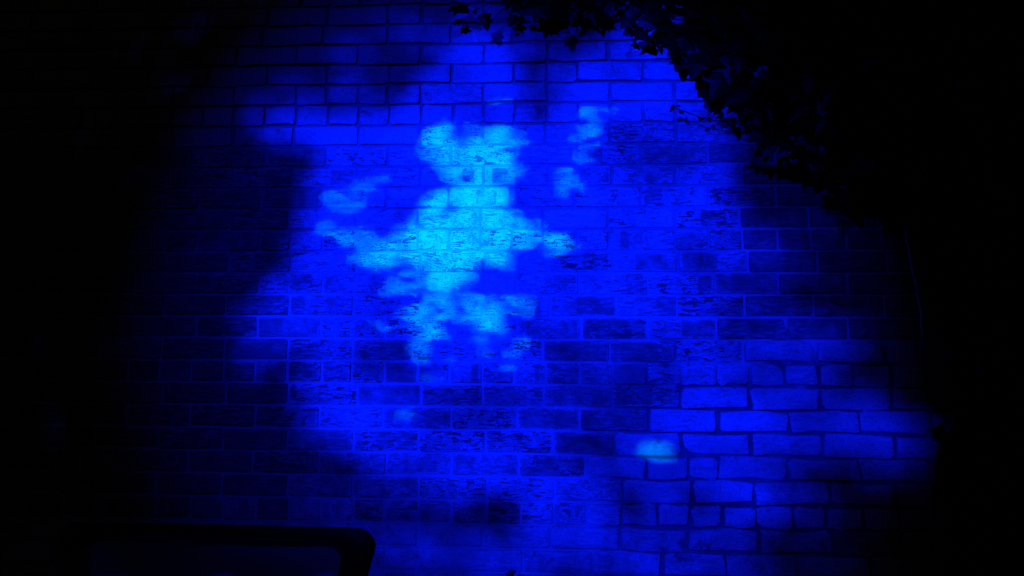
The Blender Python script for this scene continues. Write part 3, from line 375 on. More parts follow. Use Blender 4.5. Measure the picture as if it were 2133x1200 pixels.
    '0;858,1930,24,199,30;-1253,2681,27,199,30;-681,291,23,199,30;845,1980,24,229,30;418,601,23,229,30;596,766,23,229,30;-689,291,23,229,30;-388,1711,25,16'
    '9,30;167,435,23,169,30;-704,290,23,169,30;334,548,23,169,30;-1404,633,25,49,30;-681,298,23,49,30;908,1478,23,49,30;-454,479,23,49,30;-878,330,24,349,3'
    '0;-1609,887,25,349,30;619,2480,25,349,30;-943,365,24,349,30;-1711,2097,27,79,30;-689,298,23,79,30;-689,291,23,229,30;-681,298,23,49,30;-705,298,23,319'
    ',30;-1755,1267,26,319,30;-697,298,23,109,30;903,1862,24,109,30;-697,298,23,289,30;-689,298,23,79,30;-689,298,23,79,30;-697,298,23,289,30;-705,298,23,1'
    '39,30;-689,291,23,229,30;-801,2812,27,19,30;-681,291,23,19,30;-237,1618,16,229,30;-316,1889,17,229,30;-9,1642,16,229,30;-123,1634,16,229,30;-1,1560,16'
    ',19,30;-511,1387,16,19,30;-113,1404,16,19,30;-767,1789,17,19,30;-246,1626,16,289,30;-442,1225,16,289,30;-466,1544,17,289,30;-463,1436,16,289,30;-229,1'
    '618,16,319,30;-115,1634,16,319,30;-308,1889,17,319,30;-456,1161,16,319,30;-353,1218,16,19,30;-347,1778,17,19,30;-354,1669,17,19,30;-240,1243,16,19,30;'
    '-806,1143,16,229,30;-526,1610,17,229,30;-277,1543,16,229,30;-86,2342,17,229,30;-1100,1502,17,79,30;-337,1677,17,79,30;-382,1864,17,79,30;-518,1602,17,'
    '79,30;-509,1610,17,109,30;-115,1676,16,109,30;-1108,1502,17,109,30;-455,1753,17,109,30;-667,1806,17,289,30;446,1446,16,289,30;197,1159,16,289,30;-477,'
    '1338,16,289,30;-525,1034,16,79,30;-432,1477,16,79,30;438,1438,16,79,30;-1045,1869,17,79,30;-403,2430,17,109,30;-486,1346,16,109,30;-359,1950,17,109,30'
    ';-434,1907,17,109,30;-462,1395,16,19,30;-477,1019,16,19,30;-201,2026,17,19,30;-417,1907,17,19,30;-869,2158,17,109,30;-209,1315,16,109,30;-689,2417,17,'
    '109,30;-766,984,16,109,30;-610,1627,17,139,30;107,2023,17,139,30;-599,1305,16,139,30;-467,949,16,139,30;-190,1828,17,349,30;-538,1444,16,349,30;-780,1'
    '494,17,349,30;-368,1993,17,349,30;-201,1355,16,199,30;231,2099,16,199,30;-470,1686,17,199,30;-635,1636,17,199,30;-449,1510,16,319,30;-1075,1377,17,319'
    ',30;-378,1282,16,319,30;-387,2054,17,319,30;-357,1821,17,199,30;-324,1412,16,199,30;-357,1453,16,199,30;-876,1411,17,199,30;-558,1569,17,49,30;23,1001'
    ',16,49,30;-457,1510,16,49,30;275,1724,16,49,30;-155,1593,16,349,30;-370,2054,17,349,30;-202,2113,17,349,30;-630,2235,17,349,30;-50,1667,16,349,30;-661'
    ',1661,17,349,30;-613,769,16,349,30;-140,1718,16,349,30;-61,2369,17,49,30;-890,2230,17,49,30;90,1937,16,49,30;-33,1609,16,49,30;-70,2541,17,259,30;-150'
    ',1913,17,259,30;265,973,15,259,30;-493,741,16,259,30;-441,895,16,139,30;-33,1618,16,139,30;-249,1283,16,139,30;-407,1146,16,139,30;-1240,1818,17,259,3'
    '0;-216,2600,17,259,30;264,935,15,259,30;-819,1087,16,259,30;-1232,1827,17,289,30;-691,1560,17,289,30;-948,2524,18,289,30;525,2052,16,289,30;-192,1974,'
    '17,139,30;-778,2033,17,139,30;-159,1180,16,139,30;-1395,1468,17,139,30;-638,2208,17,109,30;-957,2524,18,109,30;264,912,15,109,30;-225,2600,17,109,30;-'
    '871,2185,17,349,30;-387,592,16,349,30;-1460,1418,17,349,30;-1044,2018,17,349,30;72,1592,16,139,30;-645,572,16,139,30;-1098,1477,17,139,30;325,875,15,1'
    '39,30;-818,1055,16,319,30;333,875,15,319,30;-637,572,16,319,30;-176,559,15,319,30;401,2369,17,169,30;-1498,1673,17,169,30;-181,1743,16,169,30;-894,788'
    ',16,169,30;435,1326,16,49,30;-525,763,16,49,30;-1043,1843,17,49,30;-811,561,16,49,30;435,1334,16,319,30;-1290,1310,17,319,30;-79,2596,17,319,30;-188,8'
    '60,16,319,30;-249,1863,17,349,30;184,2400,17,349,30;-717,2454,18,349,30;-96,1259,16,349,30;-1380,2066,18,199,30;553,1608,16,199,30;494,1184,16,199,30;'
    '-599,1544,17,199,30;193,2445,17,169,30;-168,515,15,169,30;-439,502,16,169,30;23,578,15,169,30;-176,508,15,349,30;-629,2712,18,349,30;-377,2411,17,349,'
    '30;245,1245,16,349,30;108,2330,17,79,30;-1099,1076,17,79,30;23,978,16,79,30;-1068,716,16,79,30;395,906,15,109,30;-874,711,16,109,30;-487,1994,17,109,3'
    '0;23,578,15,109,30;-1502,1829,18,229,30;-105,1429,16,229,30;795,1755,16,229,30;-1365,1187,17,229,30;16,630,15,259,30;635,1232,15,259,30;-511,1363,16,2'
    '59,30;-457,2522,17,259,30;-502,1354,16,289,30;-1237,1270,17,289,30;-158,1845,17,289,30;-1510,1820,18,289,30;-1383,2111,18,169,30;-805,606,16,169,30;-4'
    '49,2522,17,169,30;349,2228,17,169,30;140,880,15,199,30;-1165,1197,17,199,30;-772,2744,18,199,30;-1156,2566,18,199,30;388,936,15,289,30;518,2087,16,289'
    ',30;-364,615,16,289,30;336,2487,17,289,30;-1362,828,17,259,30;-1068,2278,18,259,30;-1271,2146,18,259,30;-821,1653,17,259,30;691,2171,16,79,30;387,2531'
    ',17,79,30;-1144,761,16,79,30;281,989,15,79,30;146,677,15,19,30;-460,1933,17,19,30;667,1271,15,19,30;307,1708,16,19,30;-825,531,16,109,30;-183,2729,17,'
    '109,30;-818,1781,17,109,30;569,871,15,109,30;-402,2791,18,79,30;-1022,2742,18,79,30;562,871,15,79,30;-475,2550,17,79,30;-244,2132,17,229,30;-477,1934,'
    '17,229,30;-832,516,16,229,30;-1294,689,16,229,30;-1202,2595,18,19,30;-1236,2419,18,19,30;-792,2802,18,19,30;533,931,15,19,30;-1687,1359,17,169,30;747,'
    '1947,16,169,30;-1717,1587,17,169,30;-1669,1544,17,169,30;-1564,943,17,349,30;102,2749,17,349,30;438,2557,17,349,30;-1541,1873,18,349,30;-696,459,16,49'
    ',30;-1487,826,17,49,30;-1691,1972,18,49,30;-1557,2068,18,49,30;-161,560,15,19,30;-1342,2532,18,19,30;-227,898,16,19,30;663,2311,16,19,30;-108,1887,17,'
    '169,30;-1352,2542,18,169,30;777,2100,16,169,30;237,2644,17,169,30;-221,433,15,259,30;785,2092,16,259,30;-538,2598,18,259,30;205,1182,16,259,30;-1761,1'
    '778,18,109,30;841,1543,16,109,30;-1665,1786,18,109,30;-228,353,15,109,30;-1449,2395,18,109,30;228,2598,17,109,30;-1575,1656,17,109,30;-1259,2634,18,10'
    '9,30;-539,1494,17,229,30;-791,1747,17,229,30;332,1749,16,229,30;-1554,1121,17,229,30;-1765,1726,18,259,30;-1473,857,17,259,30;505,765,15,259,30;220,25'
    '98,17,259,30;-1085,997,16,289,30;-1482,865,17,289,30;237,2607,17,289,30;686,970,15,289,30;-809,353,16,109,30;-1501,802,17,109,30;711,2266,16,109,30;-1'
    '008,527,16,109,30;-1111,746,16,259,30;546,2509,17,259,30;-816,346,16,259,30;828,1972,16,259,30;-963,2816,18,19,30;-1565,1153,17,19,30;168,566,15,19,30'
    ';-1497,755,17,19,30;-166,2775,17,349,30;792,1486,16,349,30;-1116,450,16,349,30;230,2773,17,349,30;-250,310,15,349,30;-1384,680,16,349,30;136,2785,17,3'
    '49,30;438,794,15,349,30;-1804,1587,18,289,30;-1601,2278,18,289,30;605,804,15,289,30;640,1856,16,289,30;-1779,1417,17,109,30;-1700,1981,18,109,30;884,1'
    '804,16,109,30;-1796,1596,18,109,30;881,1904,16,319,30;264,897,15,319,30;-621,2731,18,319,30;-1704,2025,18,319,30;-1363,2580,18,109,30;-1714,1111,17,10'
    '9,30;-1198,485,16,109,30;692,925,15,109,30;-1728,1251,17,49,30;-1690,1579,17,49,30;-466,362,15,49,30;886,1351,15,49,30;152,442,15,349,30;-1189,470,16,'
    '349,30;419,623,15,349,30;693,933,15,349,30;-1722,1103,17,79,30;-1354,2570,18,79,30;-1478,724,17,79,30;-1190,485,16,79,30;-1261,2662,18,199,30;565,729,'
    '15,199,30;455,2565,17,199,30;473,2619,17,199,30;902,1837,16,19,30;573,736,15,19,30;-1794,1400,17,19,30;-1704,2115,18,19,30;898,1446,15,259,30;-1695,10'
    '87,102,282,62;872,1367,92,261,62;-1538,841,100,135,62;-1200,2708,109,245,62;551,773,91,210,62;721,2319,98,130,62;-1797,1426,69,242,62;873,1904,63,113,'
    '62;114,420,60,211,62;-1097,413,64,345,62;-1405,641,65,302,62;-1711,2097,72,205,62;-1461,2432,72,91,62;-903,358,63,138,62;434,631,60,43,62;-1724,1760,7'
    '0,225,62;-1840,1596,70,258,62;891,1771,63,94,62;595,2499,66,316,62;422,2584,67,230,62;245,1245,63,245,62;-841,2113,69,122,62;31,993,63,85,62;-1531,134'
    '3,68,203,62;-1552,1699,70,5,62;-251,360,61,78,62;-818,546,63,233,62;-412,2448,52,106,45;-679,437,47,309,45;-884,1403,50,23,45;-70,2568,51,69,45;794,17'
    '30,47,228,45;692,918,45,104,45;-821,1119,49,260,45;297,540,45,177,45;31,586,46,109,45;-671,2389,52,147,45;-1012,2713,54,264,45;-1298,1302,51,141,45;66'
    '7,1706,48,253,45;0,674,46,294,45;93,2712,51,65,45;-184,530,46,263,45;-1241,1578,51,119,45;-1240,1818,52,53,45;-450,926,48,115,45;-1539,2068,53,250,45;'
    '-884,742,48,108,45;-1061,1852,52,246,45;-1085,1402,50,270,45;-757,977,49,132,45;-1191,500,48,99,45;-1364,1171,50,87,45;-1095,1020,49,96,45;-1322,2504,'
    '54,125,45;-1701,1989,53,280,45;526,2095,49,269,45;-873,2230,52,96,45;-203,860,47,298,45;-1610,2278,54,256,45;328,2469,50,239,45;-183,2738,52,72,45;399'
    ',1875,49,170,45;-1095,2297,53,338,45;324,1724,48,83,45;-1541,1882,53,121,45;426,2377,50,26,45;761,2092,48,189,45;752,1288,46,49,45;-1356,2111,53,226,4'
    '5;-502,2569,52,336,45;-1698,1570,52,149,45;-1437,1452,51,238,45;-1340,1074,50,243,45;436,1381,47,112,45;486,1192,47,245,45;-1294,689,49,31,45;-1487,74'
    '0,50,278,45;256,2773,51,337,45;-481,354,46,222,45;-636,746,48,111,45;-549,537,47,110,45;-1032,519,48,159,45;659,1256,46,52,45;193,2427,50,229,45;-501,'
    '748,47,343,45;-1069,739,49,141,45;648,1864,48,119,45;680,1414,47,351,45;-1216,861,49,156,45;-69,2360,51,224,45;748,1956,48,57,45;-630,2208,52,75,45;-8'
    '52,433,47,0,45;237,2625,51,74,45;-927,2626,53,9,45;-691,549,47,211,45;-817,859,48,30,45;-471,1106,48,68,45;561,1616,48,240,45;555,908,46,127,45;909,15'
    '10,47,54,45;-167,1140,48,44,45;-637,2694,53,249,45;213,1174,47,222,45;-68,379,46,122,45;-1181,591,49,155,45;168,574,46,110,45;100,2330,50,283,45;-385,'
    '865,48,336,45;-286,654,47,327,45;284,1733,36,96,30;-601,1866,37,201,30;842,1559,34,262,30;-1728,1251,38,331,30;-1043,1992,38,131,30;700,2179,36,223,30'
    ';752,1478,34,333,30;-1253,2145,39,155,30;-1362,828,36,76,30;-826,1047,36,188,30;438,786,33,1,30;-885,1247,36,149,30;273,996,34,153,30;763,1163,34,256,'
    '30;-22,445,34,343,30;-819,2392,39,300,30;657,1001,34,318,30;-819,2812,39,171,30;-1099,1494,37,105,30;-353,1258,36,298,30;65,1894,36,267,30;168,2545,37'
    ',4,30;791,2230,36,89,30;-1426,2330,39,85,30;-1245,2428,39,160,30;-144,2183,37,109,30;-780,1494,37,69,30;-504,2012,37,150,30;-402,2791,39,193,30;-371,6'
    '00,34,214,30;-1484,1401,38,86,30;-262,2149,37,163,30;299,680,33,1,30;-9,1560,36,357,30;-424,1146,35,166,30;-1401,1544,38,223,30;-243,905,35,28,30;-795'
    ',2033,38,158,30;454,1470,35,249,30;-1565,959,37,110,30;70,894,34,30,30;828,1964,35,290,30;-1174,1213,37,108,30;-80,2782,38,57,30;-1566,1161,37,313,30;'
    '71,1056,35,77,30;-132,800,34,79,30;-217,2627,38,19,30;-936,2806,40,185,30;-464,297,34,57,30;-1128,769,36,92,30;565,744,33,71,30;-1082,2536,39,313,30;-'
    '886,796,36,243,30;-1151,996,36,154,30;-464,297,34,168,30;-552,2805,39,350,30;-27,2404,37,300,30;130,493,33,119,30;169,670,34,337,30;-708,2454,38,98,30'
    ';-221,441,34,90,30;-430,473,34,260,30;-808,346,35,155,30;-289,2797,38,60,30;-280,2797,38,117,30;-280,2797,38,266,30;-280,2797,38,293,30;-219,2096,37,2'
    '03,30;341,2281,36,131,30;480,668,33,247,30;-262,2797,38,342,30;317,852,34,291,30;-633,1330,36,139,30;-1183,2576,40,196,30;-289,2797,38,46,30;-280,2797'
    ',38,244,30;-289,2797,38,60,30;-280,2797,38,110,30;-265,309,34,180,30;380,952,34,281,30;140,2135,37,36,30;-488,1428,36,13,30')
JOINTS = {
    -1: [-0.607, -0.482, -0.258],
    0: [-0.837, -0.603, -0.374, -0.155, 0.074],
    1: [-0.708, -0.479, -0.256, -0.032, 0.181],
    2: [-0.815, -0.59, -0.369, -0.148, -0.032, 0.073, 0.301],
    3: [-0.924, -0.813, -0.701, -0.594, -0.478, -0.254, -0.032, 0.186, 0.409],
    4: [-1.375, -1.26, -1.148, -1.033, -0.919, -0.806, -0.695, -0.583, -0.469, -0.359, -0.253, -0.144, -0.032, 0.078, 0.189, 0.301, 0.411, 0.528],
    5: [-1.367, -1.145, -0.923, -0.693, -0.474, -0.254, -0.038, 0.186, 0.409, 0.628],
    6: [-1.287, -1.023, -0.805, -0.587, -0.365, -0.143, 0.072, 0.29, 0.516, 0.743],
    7: [-1.382, -1.136, -0.926, -0.695, -0.469, -0.25, -0.028, 0.19, 0.404, 0.631, 0.859],
    8: [-0.81, -0.587, -0.37, -0.158, 0.062, 0.287, 0.514, 0.74],
    9: [-1.139, -0.927, -0.694, -0.476, -0.259, -0.046, 0.176, 0.4, 0.617, 0.844],
    10: [-1.366, -1.249, -1.137, -1.025, -0.918, -0.804, -0.689, -0.579, -0.474, -0.363, -0.258, -0.15, -0.045, 0.068, 0.177, 0.288, 0.4, 0.513, 0.624, 0.739, 0.85, 0.966],
    11: [-1.131, -0.913, -0.683, -0.462, -0.241, -0.026, 0.189, 0.408, 0.64, 0.867, 1.093],
    12: [-1.018, -0.797, -0.573, -0.354, -0.134, 0.076, 0.306, 0.528, 0.736, 0.961],
    13: [-1.132, -0.91, -0.687, -0.459, -0.243, -0.019, 0.203, 0.401, 0.623, 0.846, 1.075],
    14: [-1.016, -0.797, -0.576, -0.351, -0.131, 0.085, 0.304, 0.528, 0.757, 0.953, 1.187],
    15: [-1.127, -0.906, -0.685, -0.481, -0.262, -0.044, 0.178, 0.393, 0.611, 0.846, 1.07],
    16: [-1.24, -1.126, -1.018, -0.907, -0.787, -0.685, -0.574, -0.462, -0.356, -0.245, -0.141, -0.033, 0.078, 0.187, 0.298, 0.412, 0.524, 0.632, 0.743, 0.854, 0.962, 1.081],
    17: [-1.113, -0.898, -0.663, -0.448, -0.242, -0.04, 0.185, 0.406, 0.63, 0.854, 1.081],
    18: [-1.009, -0.788, -0.574, -0.345, -0.127, 0.078, 0.301, 0.524, 0.753, 0.974, 1.197],
    19: [-1.113, -0.895, -0.67, -0.453, -0.229, -0.009, 0.189, 0.407, 0.63, 0.854, 1.079],
    20: [-1.009, -0.783, -0.558, -0.342, -0.12, 0.097, 0.294, 0.429, 0.52, 0.74, 0.965],
    21: [-0.666, -0.448, -0.224, -0.004, 0.216, 0.437, 0.633, 0.867, 1.075],
    22: [-0.663, -0.56, -0.446, -0.339, -0.223, -0.112, -0.008, 0.1, 0.213, 0.325, 0.428, 0.531, 0.639, 0.752, 0.856, 0.974],
    23: [-0.447, -0.237, -0.017, 0.205, 0.423, 0.641],
    24: [-0.552, -0.328, -0.105, 0.119, 0.337, 0.541],
}
IVY_EDGE = [(342, -68, 2301, 32), (414, -81, 2224, 58), (457, -132, 2190, 75), (477, -112, 2243, 95), (499, -68, 2164, 38), (501, -99, 2101, 47), (542, -103, 2138, 97), (540, -74, 2181, 79), (528, -126, 2033, 40), (511, -70, 2022, 17), (578, -95, 2002, 37), (479, -107, 2014, 19), (415, -99, 2039, 19), (382, -113, 2047, 19), (399, -126, 2051, 12), (527, -146, 2003, 21), (653, -86, 2031, 81), (611, -118, 2042, 62), (641, -123, 1971, 34), (586, -86, 2098, 72), (615, -60, 2142, 64), (-236, -148, 2346, 45), (-150, -87, 2380, 40), (-129, -88, 2427, 56), (-75, -140, 2394, 84), (-30, -113, 2406, 85), (3, -102, 2421, 82), (43, -130, 2365, 48), (74, -63, 2436, 50), (124, -124, 2380, 51), (164, -94, 2384, 42), (241, -68, 2381, 52), (286, -119, 2307, 60), (304, -144, 2332, 50), (216, -79, 2440, 52), (371, -117, 2337, 89), (267, -87, 2419, 32), (-323, -127, 2407, 59), (-274, -125, 2393, 23), (-336, -80, 2383, 33), (383, -135, 2256, 72), (425, -119, 2279, 85), (449, -121, 2320, 79), (346, -134, 2367, 70), (308, -99, 2420, 64), (508, -128, 2215, 78), (666, -139, 1938, 70), (721, -69, 2000, 78), (742, -136, 1914, 67), (792, -95, 1898, 61), (827, -103, 1876, 67), (881, -73, 1849, 61), (884, -123, 1793, 54), (918, -86, 1768, 55), (920, -138, 1726, 44), (978, -85, 1736, 61), (633, -111, 2088, 68), (682, -96, 2043, 81), (573, -115, 2186, 78), (552, -78, 2280, 89), (151, -76, 2439, 66), (99, -127, 2418, 58), (684, -128, 1918, 46), (244, -111, 2312, 29), (257, -143, 2364, 38), (167, -79, 2420, 56)]
IVY_OUTLINE = [(-0.383, 2.739), (-0.353, 2.501), (-0.145, 2.482), (-0.063, 2.449), (0.052, 2.457), (0.166, 2.449), (0.279, 2.438), (0.367, 2.393), (0.429, 2.314), (0.483, 2.262), (0.537, 2.202), (0.582, 2.143), (0.636, 2.092), (0.688, 2.025), (0.747, 1.967), (0.813, 1.896), (0.886, 1.82), (0.928, 1.756), (1.03, 1.7), (1.162, 1.653), (1.219, 1.513), (1.234, 1.316), (1.234, 1.212), (1.198, 1.007), (1.178, 0.921), (1.197, 0.779), (1.208, 0.449), (1.739, 0.462), (1.968, 2.672)]
TWIGS = [[(0.636, -0.1, 2.098), (0.588, -0.1, 2.079), (0.556, -0.1, 2.058), (0.534, -0.1, 2.04), (0.508, -0.1, 2.012)], [(0.396, -0.1, 2.052), (0.438, -0.1, 2.035), (0.485, -0.1, 2.016), (0.555, -0.1, 2.004), (0.586, -0.1, 1.997)], [(0.349, -0.1, 2.278), (0.404, -0.1, 2.243), (0.45, -0.1, 2.212)], [(-0.178, -0.1, 2.418), (-0.215, -0.1, 2.378), (-0.241, -0.1, 2.369)], [(-0.161, -0.1, 2.439), (-0.148, -0.1, 2.403), (-0.149, -0.1, 2.368)], [(0.466, -0.1, 2.203), (0.484, -0.1, 2.178), (0.496, -0.1, 2.144)], [(-0.334, -0.1, 2.416), (-0.285, -0.1, 2.408), (-0.244, -0.1, 2.432)]]
VINE = [(1.108, -0.13, 1.96), (1.141, -0.13, 1.896), (1.164, -0.13, 1.856), (1.167, -0.13, 1.83), (1.148, -0.13, 1.798), (1.125, -0.13, 1.752), (1.106, -0.13, 1.693), (1.096, -0.13, 1.615), (1.103, -0.13, 1.569), (1.111, -0.13, 1.493), (1.12, -0.13, 1.448), (1.127, -0.13, 1.373), (1.126, -0.13, 1.296)]

ROW0 = 2.4182           # height of the bed joint numbered 0, courses count downwards
COURSE = 0.075

# ------------------------------------------------------------------ helpers
rnd = random.Random(11)


def mesh_obj(name, verts, faces, mat, parent=None, loc=None, smooth=False):
    me = bpy.data.meshes.new(name)
    me.from_pydata(verts, [], faces)
    me.update()
    if mat:
        me.materials.append(mat)
    if smooth:
        me.polygons.foreach_set('use_smooth', [True] * len(me.polygons))
    o = bpy.data.objects.new(name, me)
    col.objects.link(o)
    if parent:
        o.parent = parent
    if loc is not None:
        o.location = loc
    return o


def empty(name, loc=(0, 0, 0)):
    o = bpy.data.objects.new(name, None)
    col.objects.link(o)
    o.location = loc
    return o


def tag(o, label=None, cat=None, group=None, kind=None):
    if label:
        o['label'] = label
    if cat:
        o['category'] = cat
    if group:
        o['group'] = group
    if kind:
        o['kind'] = kind
    return o


def lerp(a, b, t):
    return a + (b - a) * t


def sstep(a, b, x):
    t = max(0.0, min(1.0, (x - a) / (b - a)))
    return t * t * (3 - 2 * t)


def tube(points, radii, n=6):
    """verts, faces of a tube along points"""
    vs, fs = [], []
    pts = [Vector(p) for p in points]
    for i, p in enumerate(pts):
        t = (pts[min(i + 1, len(pts) - 1)] - pts[max(i - 1, 0)]).normalized()
        a = t.orthogonal().normalized()
        b = t.cross(a)
        r = radii[i] if isinstance(radii, (list, tuple)) else radii
        for k in range(n):
            an = 2 * math.pi * k / n
            vs.append(tuple(p + a * (r * math.cos(an)) + b * (r * math.sin(an))))
    for i in range(len(pts) - 1):
        for k in range(n):
            k2 = (k + 1) % n
            fs.append((i * n + k, i * n + k2, (i + 1) * n + k2, (i + 1) * n + k))
    fs.append(tuple(range(n - 1, -1, -1)))
    fs.append(tuple(range((len(pts) - 1) * n, len(pts) * n)))
    return vs, fs


class NT:
    """small node-tree helper"""
    def __init__(self, name, rough=0.85, spec=0.25):
        self.m = bpy.data.materials.new(name)
        self.m.use_nodes = True
        self.n = self.m.node_tree.nodes
        self.l = self.m.node_tree.links
        self.b = self.n['Principled BSDF']
        self.b.inputs['Roughness'].default_value = rough
        self.b.inputs['Specular IOR Level'].default_value = spec

    def link(self, a, b):
        self.l.new(a, b)

    def math(self, op, a, b=None, c=None, clamp=False):
        n = self.n.new('ShaderNodeMath')
        n.operation = op
        n.use_clamp = clamp
        for i, v in enumerate((a, b, c)):
            if v is None:
                continue
            if isinstance(v, (int, float)):
                n.inputs[i].default_value = v
            else:
                self.link(v, n.inputs[i])
        return n.outputs[0]

    def noise(self, vec, scale, detail=3.0, rough=0.55, dist=0.0):
        n = self.n.new('ShaderNodeTexNoise')
        n.inputs['Scale'].default_value = scale
        n.inputs['Detail'].default_value = detail
        n.inputs['Roughness'].default_value = rough
        n.inputs['Distortion'].default_value = dist
        self.link(vec, n.inputs['Vector'])
        return n.outputs['Fac']

    def vmath(self, op, a, b):
        n = self.n.new('ShaderNodeVectorMath')
        n.operation = op
        for i, v in enumerate((a, b)):
            if isinstance(v, tuple):
                n.inputs[i].default_value = v
            else:
                self.link(v, n.inputs[i])
        return n.outputs[0]

    def ramp(self, fac, lo, hi, a=0.0, b=1.0):
        n = self.n.new('ShaderNodeMapRange')
        n.interpolation_type = 'SMOOTHSTEP'
        n.inputs['From Min'].default_value = lo
        n.inputs['From Max'].default_value = hi
        n.inputs['To Min'].default_value = a
        n.inputs['To Max'].default_value = b
        self.link(fac, n.inputs['Value'])
        return n.outputs[0]

    def mix(self, fac, a, b):
        n = self.n.new('ShaderNodeMix')
        n.data_type = 'RGBA'
        if isinstance(fac, (int, float)):
            n.inputs[0].default_value = fac
        else:
            self.link(fac, n.inputs[0])
        for i, v in ((6, a), (7, b)):
            if isinstance(v, tuple):
                n.inputs[i].default_value = v + (1.0,)
            else:
                self.link(v, n.inputs[i])
        return n.outputs[2]

    def color(self, c):
        if isinstance(c, tuple):
            self.b.inputs['Base Color'].default_value = c + (1.0,)
        else:
            self.link(c, self.b.inputs['Base Color'])

    def bump(self, h, strength, dist):
        n = self.n.new('ShaderNodeBump')
        n.inputs['Strength'].default_value = strength
        n.inputs['Distance'].default_value = dist
        self.link(h, n.inputs['Height'])
        self.link(n.outputs[0], self.b.inputs['Normal'])

    def pos(self):
        return self.n.new('ShaderNodeNewGeometry').outputs['Position']

    def attr(self, name):
        n = self.n.new('ShaderNodeAttribute')
        n.attribute_name = name
        s = self.n.new('ShaderNodeSeparateColor')
        self.link(n.outputs['Color'], s.inputs[0])
        return s.outputs[0], s.outputs[1], s.outputs[2], n.outputs['Alpha']


# ------------------------------------------------------------------ materials
def brick_material():
    t = NT('whitewashed_brick', 0.88, 0.2)
    paint, seed, rim, u = t.attr('brick')
    pc, pw, ps, rag = t.attr('patch')
    P = t.pos()
    cs = t.n.new('ShaderNodeCombineXYZ')
    t.link(t.math('MULTIPLY', seed, 37.0), cs.inputs[0])
    t.link(t.math('MULTIPLY', seed, 11.0), cs.inputs[1])
    t.link(t.math('MULTIPLY', seed, 53.0), cs.inputs[2])
    Q = t.vmath('ADD', P, cs.outputs[0])
    # wavy horizontal drag lines left by the cutting wire
    warp = t.noise(Q, 12.0, 1.0)
    cw = t.n.new('ShaderNodeCombineXYZ')
    t.link(t.math('MULTIPLY', t.math('SUBTRACT', warp, 0.5), 0.022), cw.inputs[2])
    QL = t.vmath('MULTIPLY', t.vmath('ADD', Q, cw.outputs[0]), (28.0, 28.0, 180.0))
    lines = t.noise(QL, 1.0, 2.0, 0.6, 0.5)
    speck = t.noise(Q, 150.0, 2.0, 0.6)
    blot = t.noise(Q, 20.0, 3.0, 0.6, 0.4)
    big = t.noise(P, 5.0, 1.0, 0.5)
    fine = t.math('ADD', t.math('MULTIPLY', t.math('SUBTRACT', lines, 0.5), 1.5),
                  t.math('MULTIPLY', t.math('SUBTRACT', speck, 0.5), 0.75))
    fine = t.math('MULTIPLY', fine, rag)
    m = t.math('ADD', fine, t.math('MULTIPLY', t.math('SUBTRACT', blot, 0.5), 1.0))
    m = t.math('ADD', m, t.math('MULTIPLY', t.math('SUBTRACT', big, 0.5), 0.5))
    m = t.math('ADD', m, t.math('MULTIPLY', t.math('SUBTRACT', paint, 0.5), 1.0))
    # smeared mortar keeps the arris pale
    m = t.math('ADD', m, t.math('MULTIPLY', t.math('MULTIPLY', rim, rag), 0.16))
    # worn patch with a ragged outline
    du = t.math('ABSOLUTE', t.math('SUBTRACT', u, pc))
    edge = t.math('ADD', t.math('SUBTRACT', pw, du), t.math('MULTIPLY', t.math('SUBTRACT', speck, 0.5), 0.09))
    box = t.math('MULTIPLY', t.ramp(edge, -0.012, 0.012), t.ramp(rim, 0.45, 0.85, 1.0, 0.0))
    box = t.math('MULTIPLY', box, ps)
    m = t.math('SUBTRACT', m, t.math('MULTIPLY', box, 0.42))
    mask = t.ramp(m, -0.11, 0.11)
    dash = t.math('ADD', t.math('SUBTRACT', lines, 0.5), t.math('MULTIPLY', t.math('SUBTRACT', blot, 0.5), 0.6))
    dash = t.math('ADD', dash, t.math('MULTIPLY', t.math('SUBTRACT', speck, 0.5), 0.6))
    dash = t.math('ADD', dash, t.math('MULTIPLY', t.math('SUBTRACT', 0.66, paint), 0.35))
    dash = t.math('MULTIPLY', t.ramp(dash, 0.045, 0.095), rag)
    clay = t.mix(t.ramp(blot, 0.35, 0.65), (0.20, 0.12, 0.105), (0.32, 0.19, 0.165))
    wash = t.mix(t.ramp(big, 0.3, 0.7), (0.40, 0.385, 0.36), (0.50, 0.485, 0.46))
    wash = t.mix(t.math('MULTIPLY', t.ramp(lines, 0.48, 0.36, 0.0, 0.7), rag), wash, (0.64, 0.62, 0.59))
    wash = t.mix(t.ramp(speck, 0.30, 0.38, 0.75, 0.0), wash, (0.10, 0.09, 0.08))
    wash = t.mix(t.math('MULTIPLY', dash, 0.93), wash, (0.10, 0.075, 0.065))
    body = t.mix(mask, clay, wash)
    ridge = t.math('MULTIPLY', t.ramp(t.math('ADD', lines, t.math('MULTIPLY', t.math('SUBTRACT', speck, 0.5), 0.5)), 0.47, 0.36), rag)
    body = t.mix(t.math('MULTIPLY', ridge, 0.5), body, (0.46, 0.44, 0.41))
    grain = t.ramp(t.math('ADD', t.math('MULTIPLY', speck, 0.7), t.math('MULTIPLY', blot, 0.5)), 0.66, 0.45, 0.0, 0.4)
    body = t.mix(grain, body, (0.11, 0.09, 0.08))
    # dirt and old mortar creeping raggedly over the arris
    creep = t.math('ADD', rim, t.math('MULTIPLY', t.math('SUBTRACT', speck, 0.5), 1.5))
    creep = t.math('ADD', creep, t.math('MULTIPLY', t.math('SUBTRACT', blot, 0.5), 1.6))
    creep = t.math('MULTIPLY', t.ramp(creep, 0.85, 1.1), t.math('SUBTRACT', 1.0, t.math('MULTIPLY', rag, 0.75)))
    t.color(t.mix(t.math('MULTIPLY', creep, 0.8), body, (0.12, 0.115, 0.105)))
    h = t.math('ADD', t.math('MULTIPLY', lines, rag), t.math('MULTIPLY', speck, 0.4))
    t.bump(h, 0.55, 0.004)
